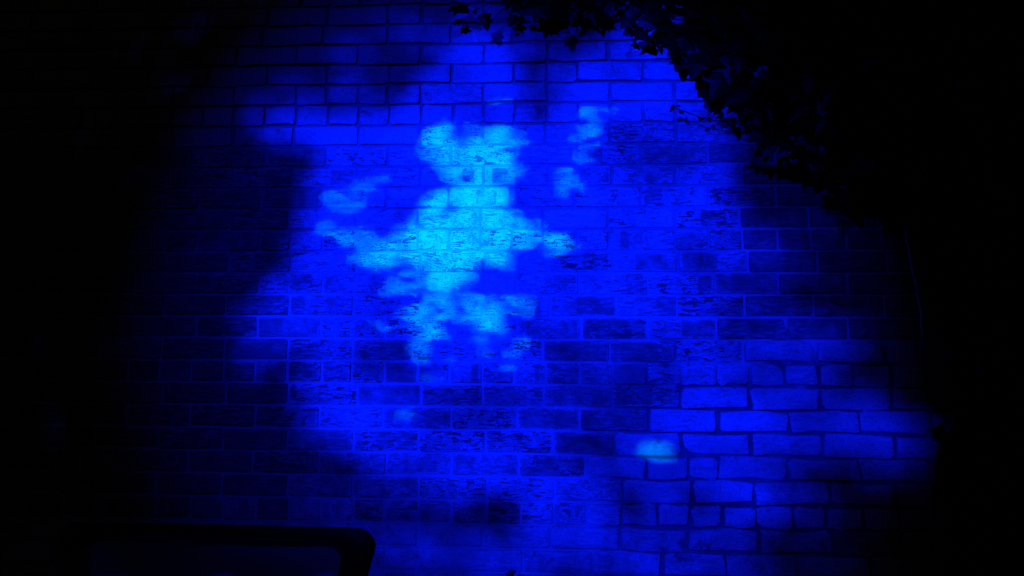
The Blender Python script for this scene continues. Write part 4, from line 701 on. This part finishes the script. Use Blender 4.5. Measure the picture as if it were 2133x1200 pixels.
    return t.m


def mortar_material():
    t = NT('lime_mortar', 0.95, 0.1)
    P = t.pos()
    s = t.n.new('ShaderNodeSeparateXYZ')
    t.link(P, s.inputs[0])
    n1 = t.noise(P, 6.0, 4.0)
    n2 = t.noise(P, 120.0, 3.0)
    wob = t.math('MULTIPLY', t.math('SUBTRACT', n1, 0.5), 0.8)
    # dirty joints with recess shade put into the colour: top, middle, lower right
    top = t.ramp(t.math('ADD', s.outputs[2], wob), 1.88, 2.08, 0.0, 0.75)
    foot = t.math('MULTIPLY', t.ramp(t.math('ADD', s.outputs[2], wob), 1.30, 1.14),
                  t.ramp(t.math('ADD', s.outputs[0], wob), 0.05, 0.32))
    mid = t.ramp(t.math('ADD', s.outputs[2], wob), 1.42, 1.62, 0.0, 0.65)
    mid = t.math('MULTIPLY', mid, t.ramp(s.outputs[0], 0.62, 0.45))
    dirt_shade = t.math('MAXIMUM', t.math('MAXIMUM', top, mid), foot)
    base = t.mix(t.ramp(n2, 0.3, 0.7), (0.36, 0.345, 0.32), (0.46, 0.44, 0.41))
    t.color(t.mix(t.math('MULTIPLY', dirt_shade, t.ramp(n1, 0.3, 0.7, 0.95, 0.6)), base, (0.085, 0.08, 0.075)))
    t.bump(n2, 0.6, 0.004)
    return t.m


def leaf_material(name, c1, c2, rough=0.45):
    t = NT(name, rough, 0.12)
    P = t.pos()
    t.color(t.mix(t.ramp(t.noise(P, 18.0, 3.0), 0.35, 0.65), c1, c2))
    t.bump(t.noise(P, 160.0, 2.0), 0.3, 0.001)
    return t.m


def plain_material(name, c, rough, spec=0.4, grain=200.0, amount=0.15):
    t = NT(name, rough, spec)
    P = t.pos()
    n = t.noise(P, grain, 3.0)
    d = tuple(x * (1 - amount) for x in c)
    e = tuple(min(1.0, x * (1 + amount)) for x in c)
    t.color(t.mix(n, d, e))
    t.bump(n, 0.15, 0.0008)
    return t.m


MAT_BRICK = brick_material()
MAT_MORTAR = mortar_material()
MAT_IVY = leaf_material('ivy_leaf', (0.005, 0.017, 0.0015), (0.008, 0.026, 0.0028))
MAT_LEAF = leaf_material('gobo_leaf', (0.03, 0.07, 0.015), (0.05, 0.11, 0.025))
MAT_STEM = plain_material('woody_stem', (0.10, 0.07, 0.045), 0.9, 0.1, 90.0, 0.4)
MAT_VINE = plain_material('dry_vine', (0.55, 0.48, 0.40), 0.9, 0.1, 90.0, 0.3)

# ------------------------------------------------------------------ ground
t = NT('paving_ground', 0.9, 0.2)
P = t.pos()
t.color(t.mix(t.ramp(t.noise(P, 3.0, 6.0), 0.35, 0.65), (0.06, 0.058, 0.055), (0.11, 0.105, 0.10)))
t.bump(t.noise(P, 60.0, 4.0), 0.5, 0.01)
gv = []
gf = []
ext = [-120, -40, -12, -6, -3, -1.5, 0, 1.5, 3, 6, 12, 40, 120]
for yy in ext:
    for xx in ext:
        gv.append((xx, yy, 0.0))
ng = len(ext)
for j in range(ng - 1):
    for i in range(ng - 1):
        a = j * ng + i
        gf.append((a, a + 1, a + ng + 1, a + ng))
tag(mesh_obj('ground', gv, gf, t.m), kind='structure')

# ------------------------------------------------------------------ brick wall
WX0, WX1 = -3.3, 2.9
ROW_TOP, ROW_BOT = -5, 31                       # courses -5 .. 31 (top to the ground)
wall = tag(empty('brick_wall', (0, 0, 0)),
           'old brick wall with worn whitewash lit by blue light at night', 'wall')


def paint_of(x, z):
    """how much whitewash is left on a brick centred at x, z; raggedness of its wear"""
    p, rag = 0.66, 1.0
    d = math.hypot((x + 0.22) / 0.55, (z - 1.62) / 0.45)
    p = lerp(0.70, 0.60, sstep(0.5, 1.3, d))
    p = lerp(p, 0.57, sstep(1.42, 1.22, z) * sstep(0.5, 0.1, x))
    p = lerp(p, 0.42, sstep(-0.75, -1.0, x) * sstep(2.0, 1.85, z))
    p = lerp(p, 0.10, sstep(0.56, 0.70, x) * sstep(1.27, 1.31, z) * sstep(2.0, 1.9, z))
    top = sstep(1.93, 2.06, z)
    p = lerp(p, 0.80, top)
    rag = lerp(rag, 0.45, top)
    foot = max(sstep(0.02, 0.30, x) * sstep(1.10, 0.98, z), sstep(0.40, 0.62, x) * sstep(1.29, 1.25, z))
    p = lerp(p, 0.93, foot)
    rag = lerp(rag, 0.42, foot)
    low = sstep(0.75, 0.66, z)
    p = lerp(p, 0.74, low)
    rag = lerp(rag, 0.4, low)
    left = sstep(-0.55, -0.8, x) * sstep(1.93, 2.0, z)
    rag = lerp(rag, 0.2, left)
    return p, rag, max(foot, top * 0.5)


# bricks whose wear differs from their neighbours: (course, x near its middle): (paint, patches (centre, half width, strength))
SPECIAL = {
    (7, -0.36): (0.86, (0.17, 0.105, 1.00)),
    (7, -0.30): (0.86, (0.78, 0.10, 1.00)),
    (7, -0.80): (0.74, (0.82, 0.20, 0.90)),
    (7, -1.03): (0.56, (0.80, 0.22, 1.00)),
    (7, 0.08): (0.80, (0.70, 0.34, 0.75)),
    (11, -1.02): (0.56, (0.72, 0.30, 0.60)),
    (11, 0.52): (0.74, (0.30, 0.26, 0.60)),
    (11, 0.30): (0.62, (0.60, 0.25, 0.48)),
    (11, 0.10): (0.61, (0.75, 0.20, 0.54)),
    (12, -0.24): (0.80, (0.80, 0.09, 0.60)),
    (12, -0.03): (0.70, (0.72, 0.26, 0.42)),
    (13, 0.09): (0.61, (0.70, 0.30, 0.66)),
    (13, 0.30): (0.62, (0.85, 0.16, 0.48)),
    (14, -0.24): (0.80, (0.28, 0.20, 0.54)),
    (14, -0.02): (0.66, (0.5, 0.45, 0.21)),
    (14, 0.19): (0.56, (0.5, 0.47, 0.36)),
    (14, -0.90): (0.56, (0.2, 0.20, 0.60)),
    (14, 0.42): (0.61, (0.75, 0.25, 0.48)),
    (15, 0.07): (0.56, (0.5, 0.48, 0.24)),
    (15, 0.29): (0.56, (0.45, 0.3, 0.48)),
    (9, 0.50): (0.62, (0.35, 0.14, 0.90)),
    (9, 0.57): (0.60, (0.6, 0.2, 0.80)),
    (8, -0.26): (0.86, (0.62, 0.18, 0.80)),
    (8, -0.69): (0.80, (0.13, 0.13, 0.70)),
    (18, -0.02): (0.56, (0.5, 0.48, 0.24)),
    (17, 0.30): (0.56, (0.3, 0.3, 0.36)),
    (19, 0.09): (0.56, (0.4, 0.36, 0.48)),
    (13, -0.80): (0.56, (0.12, 0.12, 0.48)),
    (16, -0.85): (0.56, (0.5, 0.5, 0.18)),
    (17, -0.34): (0.56, (0.5, 0.5, 0.12)),
    (12, -1.00): (0.56, (0.5, 0.3, 0.18)),
}


def course_joints(r):
    header = (r - 4) % 6 == 0
    key = str(r) if str(r) in JOINTS else r
    xs = list(JOINTS.get(key, []))
    step = 0.110 if header else 0.2205
    if not xs:
        xs = [(-0.03 if r % 2 else -0.14) + rnd.uniform(-0.01, 0.01)]
    while xs[0] > WX0:
        xs.insert(0, xs[0] - step + rnd.uniform(-0.004, 0.004))
    while xs[-1] < WX1:
        xs.append(xs[-1] + step + rnd.uniform(-0.004, 0.004))
    return [max(WX0, min(WX1, x)) for x in xs]


def brick_shape(w, h, ragged, seed):
    """front outline of ten points, inset ring, side ring; returns verts, faces, rim value and u of every vert"""
    rr = random.Random(seed)
    j = 0.0014 + 0.0048 * ragged
    hw, hh = w / 2, h / 2
    c = rr.uniform(0.003, 0.006) + 0.004 * ragged * rr.random()
    c2 = rr.uniform(0.003, 0.006) + 0.005 * ragged * rr.random()
    out = [(-hw + c, -hh), (rr.uniform(-0.3, 0.3) * w, -hh), (hw - c2, -hh), (hw, -hh + c2), (hw, hh - c),
           (hw - c, hh), (rr.uniform(-0.3, 0.3) * w, hh), (-hw + c2, hh), (-hw, hh - c2), (-hw, -hh + c)]
    out = [(x + rr.uniform(-j, j), z + rr.uniform(-j, j)) for x, z in out]
    ins = min(0.011, hw * 0.3)
    vs, rim, uu = [], [], []
    tilt = rr.uniform(-0.003, 0.003) * (1 + ragged)
    tilt2 = rr.uniform(-0.0015, 0.0015) * (1 + ragged)
    for x, z in out:                                            # inner ring (field of the face)
        vs.append((x * (hw - ins) / hw, tilt * x / hw + tilt2 * z / hh - 0.0008, z * (hh - ins) / hh))
        rim.append(0.0)
        uu.append(x * (hw - ins) / hw / w + 0.5)
    for x, z in out:                                            # arris
        vs.append((x, tilt * x / hw + tilt2 * z / hh + 0.0012 + rr.uniform(0, 0.0012), z))
        rim.append(1.0)
        uu.append(x / w + 0.5)
    for x, z in out:                                            # buried back edge
        vs.append((x + math.copysign(0.0016, x), 0.055, z + math.copysign(0.0012, z)))
        rim.append(1.0)
        uu.append(x / w + 0.5)
    n = 10
    fs = [tuple(range(n))]
    for a in (0, n):
        for k in range(n):
            k2 = (k + 1) % n
            fs.append((a + k, a + n + k, a + n + k2, a + k2))
    return vs, fs, rim, uu


def paint_attrs(me, brick, patch):
    a = me.color_attributes.new('brick', 'FLOAT_COLOR', 'POINT')
    b = me.color_attributes.new('patch', 'FLOAT_COLOR', 'POINT')
    a.data.foreach_set('color', [v for q in brick for v in q])
    b.data.foreach_set('color', [v for q in patch for v in q])


all_bricks = []
for r in range(ROW_TOP, ROW_BOT + 1):
    z = ROW0 - (r + 0.5) * COURSE
    xs = course_joints(r)
    for a, b in zip(xs[:-1], xs[1:]):
        w = b - a - 0.0095
        if w < 0.03:
            continue
        x = (a + b) / 2
        # how large the brick shows: lit part of the picture first
        rank = math.hypot((x + 0.12) / 1.08, (z - 1.44) / 0.86)
        all_bricks.append((rank, r, x, z, w))
all_bricks.sort()
mass_v, mass_f, mass_a, mass_b = [], [], [], []
for i, (rank, r, x, z, w) in enumerate(all_bricks):
    p, rag, foot = paint_of(x + rnd.gauss(0, 0.05), z + rnd.gauss(0, 0.035))
    rag *= rnd.uniform(0.7, 1.25)
    p += rnd.gauss(0, 0.055) - foot * abs(rnd.gauss(0, 0.12))
    patch = (0.5, 0.0, 0.0)
    if rnd.random() < 0.13 and foot < 0.4 and rag > 0.6:
        patch = (rnd.uniform(0.1, 0.9), rnd.uniform(0.05, 0.2), rnd.uniform(0.3, 0.7))
    for (sr, sx), (sp, spatch) in SPECIAL.items():
        if sr == r and abs(sx - x) < w * 0.5 + 0.002:
            p, patch = sp, spatch
    h = COURSE - 0.0095 + rnd.uniform(-0.0015, 0.0015)
    seed = rnd.random()
    vs, fs, rim, uu = brick_shape(w, h, foot, i)
    zc = z + rnd.uniform(-0.0012, 0.0012)
    yc = rnd.gauss(0.0, 0.0012 + 0.002 * foot)
    ba = [(p, seed, rv, uv) for rv, uv in zip(rim, uu)]
    pa = [patch + (rag,)] * len(vs)
    if i < 300:
        o = mesh_obj('brick', vs, fs, MAT_BRICK, wall, (x, yc, zc))
        paint_attrs(o.data, ba, pa)
    else:
        k = len(mass_v)
        mass_v += [(vx + x, vy + yc, vz + zc) for vx, vy, vz in vs]
        mass_f += [tuple(q + k for q in f) for f in fs]
        mass_a += ba
        mass_b += pa
o = mesh_obj('outer_brickwork', mass_v, mass_f, MAT_BRICK, wall)
paint_attrs(o.data, mass_a, mass_b)
tag(o, kind='stuff')

# mortar bed: an uneven sheet a little behind the faces, with the core of the wall behind it
from mathutils import noise as mnoise
mv, mf = [], []
st = 0.0125
nx = int((WX1 - WX0) / st)
ztop = ROW0 - ROW_TOP * COURSE
nz = int(ztop / st)
for j in range(nz + 1):
    for i in range(nx + 1):
        x = WX0 + i * st
        z = j * st
        n = mnoise.noise((x * 14, 3.1, z * 14)) * 0.6 + mnoise.noise((x * 55, 7.7, z * 55)) * 0.5
        deep = max(sstep(1.95, 2.1, z), sstep(0.05, 0.3, x) * sstep(1.25, 1.1, z))
        mv.append((x, 0.0070 + 0.0045 * deep + n * 0.0028, z))
for j in range(nz):
    for i in range(nx):
        a = j * (nx + 1) + i
        mf.append((a, a + 1, a + nx + 2, a + nx + 1))
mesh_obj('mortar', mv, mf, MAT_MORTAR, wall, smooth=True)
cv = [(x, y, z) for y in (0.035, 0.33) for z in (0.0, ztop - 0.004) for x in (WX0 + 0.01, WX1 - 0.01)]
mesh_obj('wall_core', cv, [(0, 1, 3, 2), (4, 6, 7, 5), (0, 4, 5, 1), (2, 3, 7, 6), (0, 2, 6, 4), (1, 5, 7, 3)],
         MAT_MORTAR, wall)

# ------------------------------------------------------------------ foliage between the lamps and the wall (unseen behind the camera, leaves laid out to pattern the light)
def leaf_gobo(name, label, lamp, data, depth, spread, seed):
    """leaves standing in the lamp's beam, each given by the spot on the wall that it shades"""
    rr = random.Random(seed)
    root = tag(empty(name, (lamp.x + 0.25 * (-0.2 - lamp.x), lamp.y + 1.2, 0.0)), label, 'gobo_shrub')
    inv = Vector(root.location)
    vs, fs = [], []
    prof = [(-1.0, 0.0), (-0.8, 1), (-0.4, 1), (0.0, 1), (0.4, 1), (0.8, 1), (1.0, 0.0)]
    cen = []
    for item in data.split(';'):
        X, Z, A, TH, WR = (float(q) for q in item.split(','))
        Pw = Vector((X / 1000, 0, Z / 1000))
        tt = depth + rr.uniform(-spread, spread)
        c = lamp + (Pw - lamp) * tt
        off = math.hypot(X / 1000 + 0.365, Z / 1000 - 1.647)
        a = A / 1000 * tt * (1.3 if lamp == SPOT_AT and off > 0.62 and math.hypot(X / 1000 - 0.313, Z / 1000 - 0.95) > 0.12 else 1.07)
        th = math.radians(TH)
        e1 = Vector((math.cos(th), 0, math.sin(th)))
        e2 = Vector((-math.sin(th), 0, math.cos(th)))
        k = len(vs)
        up, dn = [], []
        for (u, on) in prof:
            wv = WR / 100 * math.sqrt(max(0.0, 1 - u * u)) * (1 - 0.3 * u)
            mid = c + e1 * (a * u) + Vector((0, 0.10 * a * u * u, 0))
            vs.append(tuple(mid - inv))
            if on:
                vs.append(tuple(mid + e2 * (a * wv) + Vector((0, 0.12 * a, 0)) - inv))
                vs.append(tuple(mid - e2 * (a * wv) + Vector((0, 0.12 * a, 0)) - inv))
        # indices: tip0=0, then groups (m,u,d), last tip
        g = [(k + 1 + 3 * q, k + 2 + 3 * q, k + 3 + 3 * q) for q in range(5)]
        last = k + 16
        fs += [(k, g[0][0], g[0][1]), (k, g[0][2], g[0][0])]
        for q in range(4):
            fs.append((g[q][0], g[q + 1][0], g[q + 1][1], g[q][1]))
            fs.append((g[q][2], g[q + 1][2], g[q + 1][0], g[q][0]))
        fs += [(g[4][0], last, g[4][1]), (g[4][2], last, g[4][0])]
        cen.append((A, c - inv))
    f = mesh_obj('foliage', vs, fs, MAT_LEAF, root)
    tag(f, kind='stuff')
    cen.sort(key=lambda q: -q[0])
    low = sorted(cen, key=lambda q: q[1].z)[:len(cen) // 5]
    low.sort(key=lambda q: -q[0])
    base = [q[1] for q in low[:18]]
    sv, sf = [], []
    for p in base:                                            # stems run in the shade of the largest leaves
        foot = Vector((p.x * 0.3, p.y * 0.3 - 0.02, 0.0))
        knee = Vector((p.x * 0.8, p.y - 0.03, p.z * 0.6))
        a, b = tube([foot, knee, p], [0.005, 0.003, 0.0012], 5)
        k = len(sv)
        sv += a
        sf += [tuple(q + k for q in fc) for fc in b]
    mesh_obj('stems', sv, sf, MAT_STEM, root)
    return root


leaf_gobo('gobo_shrub', 'unseen small leafed shrub standing before the blue floodlight', FLOOD_AT, FLOOD_LEAVES, 0.285, 0.02, 1)
leaf_gobo('tall_gobo_shrub', 'unseen taller shrub standing before the cyan spotlight', SPOT_AT, SPOT_LEAVES, 0.285, 0.03, 2)

# ------------------------------------------------------------------ ivy
IVY_LEAF = [(0.0, -0.40), (0.20, -0.46), (0.46, -0.34), (0.30, -0.10), (0.50, 0.10), (0.24, 0.14),
            (0.16, 0.34), (0.0, 0.60), (-0.16, 0.34), (-0.24, 0.14), (-0.50, 0.10), (-0.30, -0.10), (-0.46, -0.34), (-0.20, -0.46)]


def ivy_leaf(rr, size, slim=1.0):
    """verts (local, leaf plane xz, facing -y) and faces"""
    vs = [(0.0, -0.03 * size, -0.05 * size)]
    for x, z in IVY_LEAF:
        q = 1 + rr.uniform(-0.13, 0.13)
        vs.append((x * size * slim * q, (0.16 * abs(x) + 0.08 * z * z) * size, z * size * q))
    n = len(IVY_LEAF)
    return vs, [(0, 1 + (k + 1) % n, 1 + k) for k in range(n)]


def leaf_rot(rr, spread):
    return (Matrix.Rotation(rr.uniform(-0.5, 0.5) * spread, 3, 'Z') @
            Matrix.Rotation(rr.uniform(-0.7, 0.3) * spread, 3, 'X') @
            Matrix.Rotation(math.pi + rr.gauss(0, 0.75), 3, 'Y'))


def inside(poly, x, z):
    c = False
    n = len(poly)
    for i in range(n):
        x1, z1 = poly[i]
        x2, z2 = poly[(i + 1) % n]
        if (z1 > z) != (z2 > z) and x < (x2 - x1) * (z - z1) / (z2 - z1) + x1:
            c = not c
    return c


def edge_dist(poly, x, z):
    best = 9.0
    n = len(poly)
    for i in range(n):
        x1, z1 = poly[i]
        x2, z2 = poly[(i + 1) % n]
        dx, dz = x2 - x1, z2 - z1
        t = max(0.0, min(1.0, ((x - x1) * dx + (z - z1) * dz) / (dx * dx + dz * dz)))
        best = min(best, math.hypot(x - x1 - t * dx, z - z1 - t * dz))
    return best


ri = random.Random(21)
ivy_base = Vector((1.65, -0.06, 0.0))
ivy = tag(empty('ivy', ivy_base), 'dark ivy hanging over the top corner and down the edge of the brick wall', 'ivy')
n_leaf = 0
for X, Y, Z, S in IVY_EDGE:
    vs, fs = ivy_leaf(ri, S / 1000 * 1.3, 1.0 if S > 34 else 0.75)
    R = leaf_rot(ri, 0.8)
    vs = [tuple(R @ Vector(v)) for v in vs]
    mesh_obj('leaf', vs, fs, MAT_IVY, ivy, Vector((X, Y, Z)) / 1000 - ivy_base)
    n_leaf += 1
cands = []
xmin = min(p[0] for p in IVY_OUTLINE)
while len(cands) < 2300:
    x = ri.uniform(xmin, 2.3)
    z = ri.uniform(0.35, 2.85)
    if not inside(IVY_OUTLINE, x, z):
        continue
    e = edge_dist(IVY_OUTLINE, x, z)
    if e < 0.04 and x < 1.1:
        continue
    cands.append((e, x, ri.uniform(-0.17, -0.04), z))
cands.sort()
fv, ff = [], []
for i, (e, x, y, z) in enumerate(cands):
    S = ri.uniform(0.045, 0.10)
    vs, fs = ivy_leaf(ri, S)
    R = leaf_rot(ri, 1.0)
    vs = [R @ Vector(v) for v in vs]
    p = Vector((x, y, z)) - ivy_base
    if x < 1.15 and n_leaf < 300:
        mesh_obj('leaf', [tuple(v) for v in vs], fs, MAT_IVY, ivy, p)
        n_leaf += 1
    else:
        k = len(fv)
        fv += [tuple(v + p) for v in vs]
        ff += [tuple(q + k for q in f) for f in fs]
tag(mesh_obj('foliage', fv, ff, MAT_IVY, ivy), kind='stuff')
for pts in TWIGS:
    a, b = tube([Vector(p) - ivy_base for p in pts], [lerp(0.0022, 0.0012, i / (len(pts) - 1)) for i in range(len(pts))], 5)
    mesh_obj('twig', a, b, MAT_STEM, ivy)
for sx, top in ((1.75, (0.9, -0.07, 2.45)), (1.62, (1.25, -0.06, 2.2)), (1.85, (1.5, -0.06, 2.6))):
    pts = [Vector((sx, -0.05, 0.0)), Vector((sx - 0.05, -0.06, 0.7)), Vector((lerp(sx, top[0], 0.4), -0.06, 1.5)), Vector(top)]
    a, b = tube([p - ivy_base for p in pts], [0.018, 0.014, 0.010, 0.005], 7)
    mesh_obj('stem', a, b, MAT_STEM, ivy)

vine_base = Vector(VINE[-1])
vine = tag(empty('vine', vine_base), 'thin bare vine trailing down the dark wall below the ivy', 'vine')
a, b = tube([Vector(p) - vine_base for p in VINE], 0.0026, 5)
mesh_obj('stem', a, b, MAT_VINE, vine)
vs, fs = ivy_leaf(ri, 0.03)
mesh_obj('leaf', vs, fs, MAT_VINE, vine, Vector(VINE[4]) - vine_base + Vector((-0.004, -0.006, 0.012)))

# ------------------------------------------------------------------ weed whose tip shows at the foot of the picture
wb = Vector((-0.15, -0.10, 0.0))
weed = tag(empty('weed', wb), 'tip of a small dark leafy weed standing before the lower middle of the wall', 'plant')
a, b = tube([(0, 0, 0), (0.01, 0, 0.2), (0.0, 0.0, 0.42), (0.006, 0, 0.555)], [0.004, 0.0035, 0.0025, 0.0015], 6)
mesh_obj('stem', a, b, MAT_STEM, weed)
rw = random.Random(4)
for k, (zz, an, tl) in enumerate(((0.15, 0.3, 0.9), (0.22, 2.4, 0.8), (0.29, 4.2, 0.8), (0.36, 1.2, 0.7), (0.42, 3.4, 0.7), (0.47, 5.2, 0.6))):
    vs, fs = ivy_leaf(rw, 0.06, 0.6)
    R = Matrix.Rotation(an, 3, 'Z') @ Matrix.Rotation(tl, 3, 'X')
    vs = [tuple(R @ (Vector(v) + Vector((0, 0, 0.03)))) for v in vs]
    mesh_obj('leaf', vs, fs, MAT_IVY, weed, (0, 0, zz))
vs, fs = ivy_leaf(rw, 0.036, 0.8)
R = Matrix.Rotation(0.9, 3, 'Y')
mesh_obj('leaf', [tuple(R @ Vector(v)) for v in vs], fs, MAT_IVY, weed, (0.014, -0.004, 0.563))

# ------------------------------------------------------------------ chair
MAT_FRAME = plain_material('black_resin', (0.012, 0.012, 0.013), 0.5, 0.3)
MAT_PANEL = plain_material('grey_backrest', (0.22, 0.26, 0.46), 0.38, 0.5, 400.0, 0.08)
cb = Vector((-0.693, -1.02, 0.0))
chair = tag(empty('chair', cb), 'black framed garden chair with rounded backrest standing in front of the wall', 'chair')
HALF, TOPZ = 0.335, 0.8375


def back_outline(half, top, bot, rad, taper, n=7):
    """rounded outline in x, z running from lower left over the top to lower right"""
    pts = []
    hb = half - taper
    pts.append((-hb, bot))
    for k in range(n + 1):
        an = math.pi - (math.pi / 2) * k / n
        pts.append((-half + rad + rad * math.cos(an), top - rad + rad * math.sin(an)))
    for k in range(1, 6):
        q = k / 6
        pts.append((lerp(-half + rad, half - rad, q), top + 0.004 * math.sin(math.pi * q)))
    for k in range(n + 1):
        an = math.pi / 2 - (math.pi / 2) * k / n
        pts.append((half - rad + rad * math.cos(an), top - rad + rad * math.sin(an)))
    pts.append((hb, bot))
    return pts


def bow(x, z):
    """the backrest leans back and is bowed across"""
    return 0.16 * (z - 0.5) + 0.16 * x * x - 0.02


outer = back_outline(HALF, TOPZ, 0.46, 0.042, 0.085)
inner = back_outline(HALF - 0.070, TOPZ - 0.030, 0.50, 0.048, 0.05)
mid = [((a[0] + b[0]) / 2, (a[1] + b[1]) / 2) for a, b in zip(outer, inner)]
n = len(outer)
vs, fs = [], []
for ring, off in ((outer, 0.006), (outer, -0.008), (mid, -0.014), (inner, -0.008), (inner, 0.010), (mid, 0.012)):
    for x, z in ring:
        vs.append((x, bow(x, z) + off, z))
for r in range(6):
    r2 = (r + 1) % 6
    for k in range(n - 1):
        fs.append((r * n + k, r * n + k + 1, r2 * n + k + 1, r2 * n + k))
fs.append(tuple(r * n for r in range(6)))
fs.append(tuple(r * n + n - 1 for r in range(5, -1, -1)))
o = mesh_obj('backrest_frame', vs, fs, MAT_FRAME, chair, smooth=True)
bv = o.modifiers.new('b', 'SUBSURF')
bv.levels = bv.render_levels = 1
# panel filling the frame, dished, with a rolled edge
vs, fs = [], []
NU, NV = 24, 14
for j in range(NV + 1):
    z = lerp(0.49, TOPZ - 0.024, j / NV)
    for i in range(NU + 1):
        u = lerp(-1, 1, i / NU)
        half = HALF - 0.064 - 0.05 * (TOPZ - 0.024 - z) / 0.33
        x = u * half
        dish = 0.028 * (1 - abs(u) ** 6)
        vs.append((x, bow(x, z) + 0.006 + dish * 0.9 - 0.012, z))
for j in range(NV):
    for i in range(NU):
        a = j * (NU + 1) + i
        fs.append((a, a + 1, a + NU + 2, a + NU + 1))
mesh_obj('backrest_panel', vs, fs, MAT_PANEL, chair, smooth=True).modifiers.new('s', 'SOLIDIFY').thickness = 0.006
# seat
vs, fs = [], []
for j in range(9):
    v = j / 8
    for i in range(9):
        u = lerp(-1, 1, i / 8)
        x = u * lerp(0.25, 0.285, 1 - v)
        y = lerp(-0.43, -0.02, v)
        vs.append((x, y, 0.435 - 0.014 * (1 - u * u) * (1 - (2 * v - 1) ** 2) - 0.02 * sstep(0.2, 0, v)))
for j in range(8):
    for i in range(8):
        a = j * 9 + i
        fs.append((a, a + 1, a + 10, a + 9))
mesh_obj('seat', vs, fs, MAT_PANEL, chair, smooth=True).modifiers.new('s', 'SOLIDIFY').thickness = -0.025
for sx in (-1, 1):
    for pts in ([(sx * 0.265, -0.40, 0.42), (sx * 0.275, -0.42, 0.2), (sx * 0.285, -0.44, 0.0)],
                [(sx * 0.235, -0.01, 0.50), (sx * 0.245, 0.02, 0.25), (sx * 0.265, 0.07, 0.0)]):
        a, b = tube(pts, [0.016, 0.015, 0.013], 10)
        mesh_obj('leg', a, b, MAT_FRAME, chair, smooth=True)
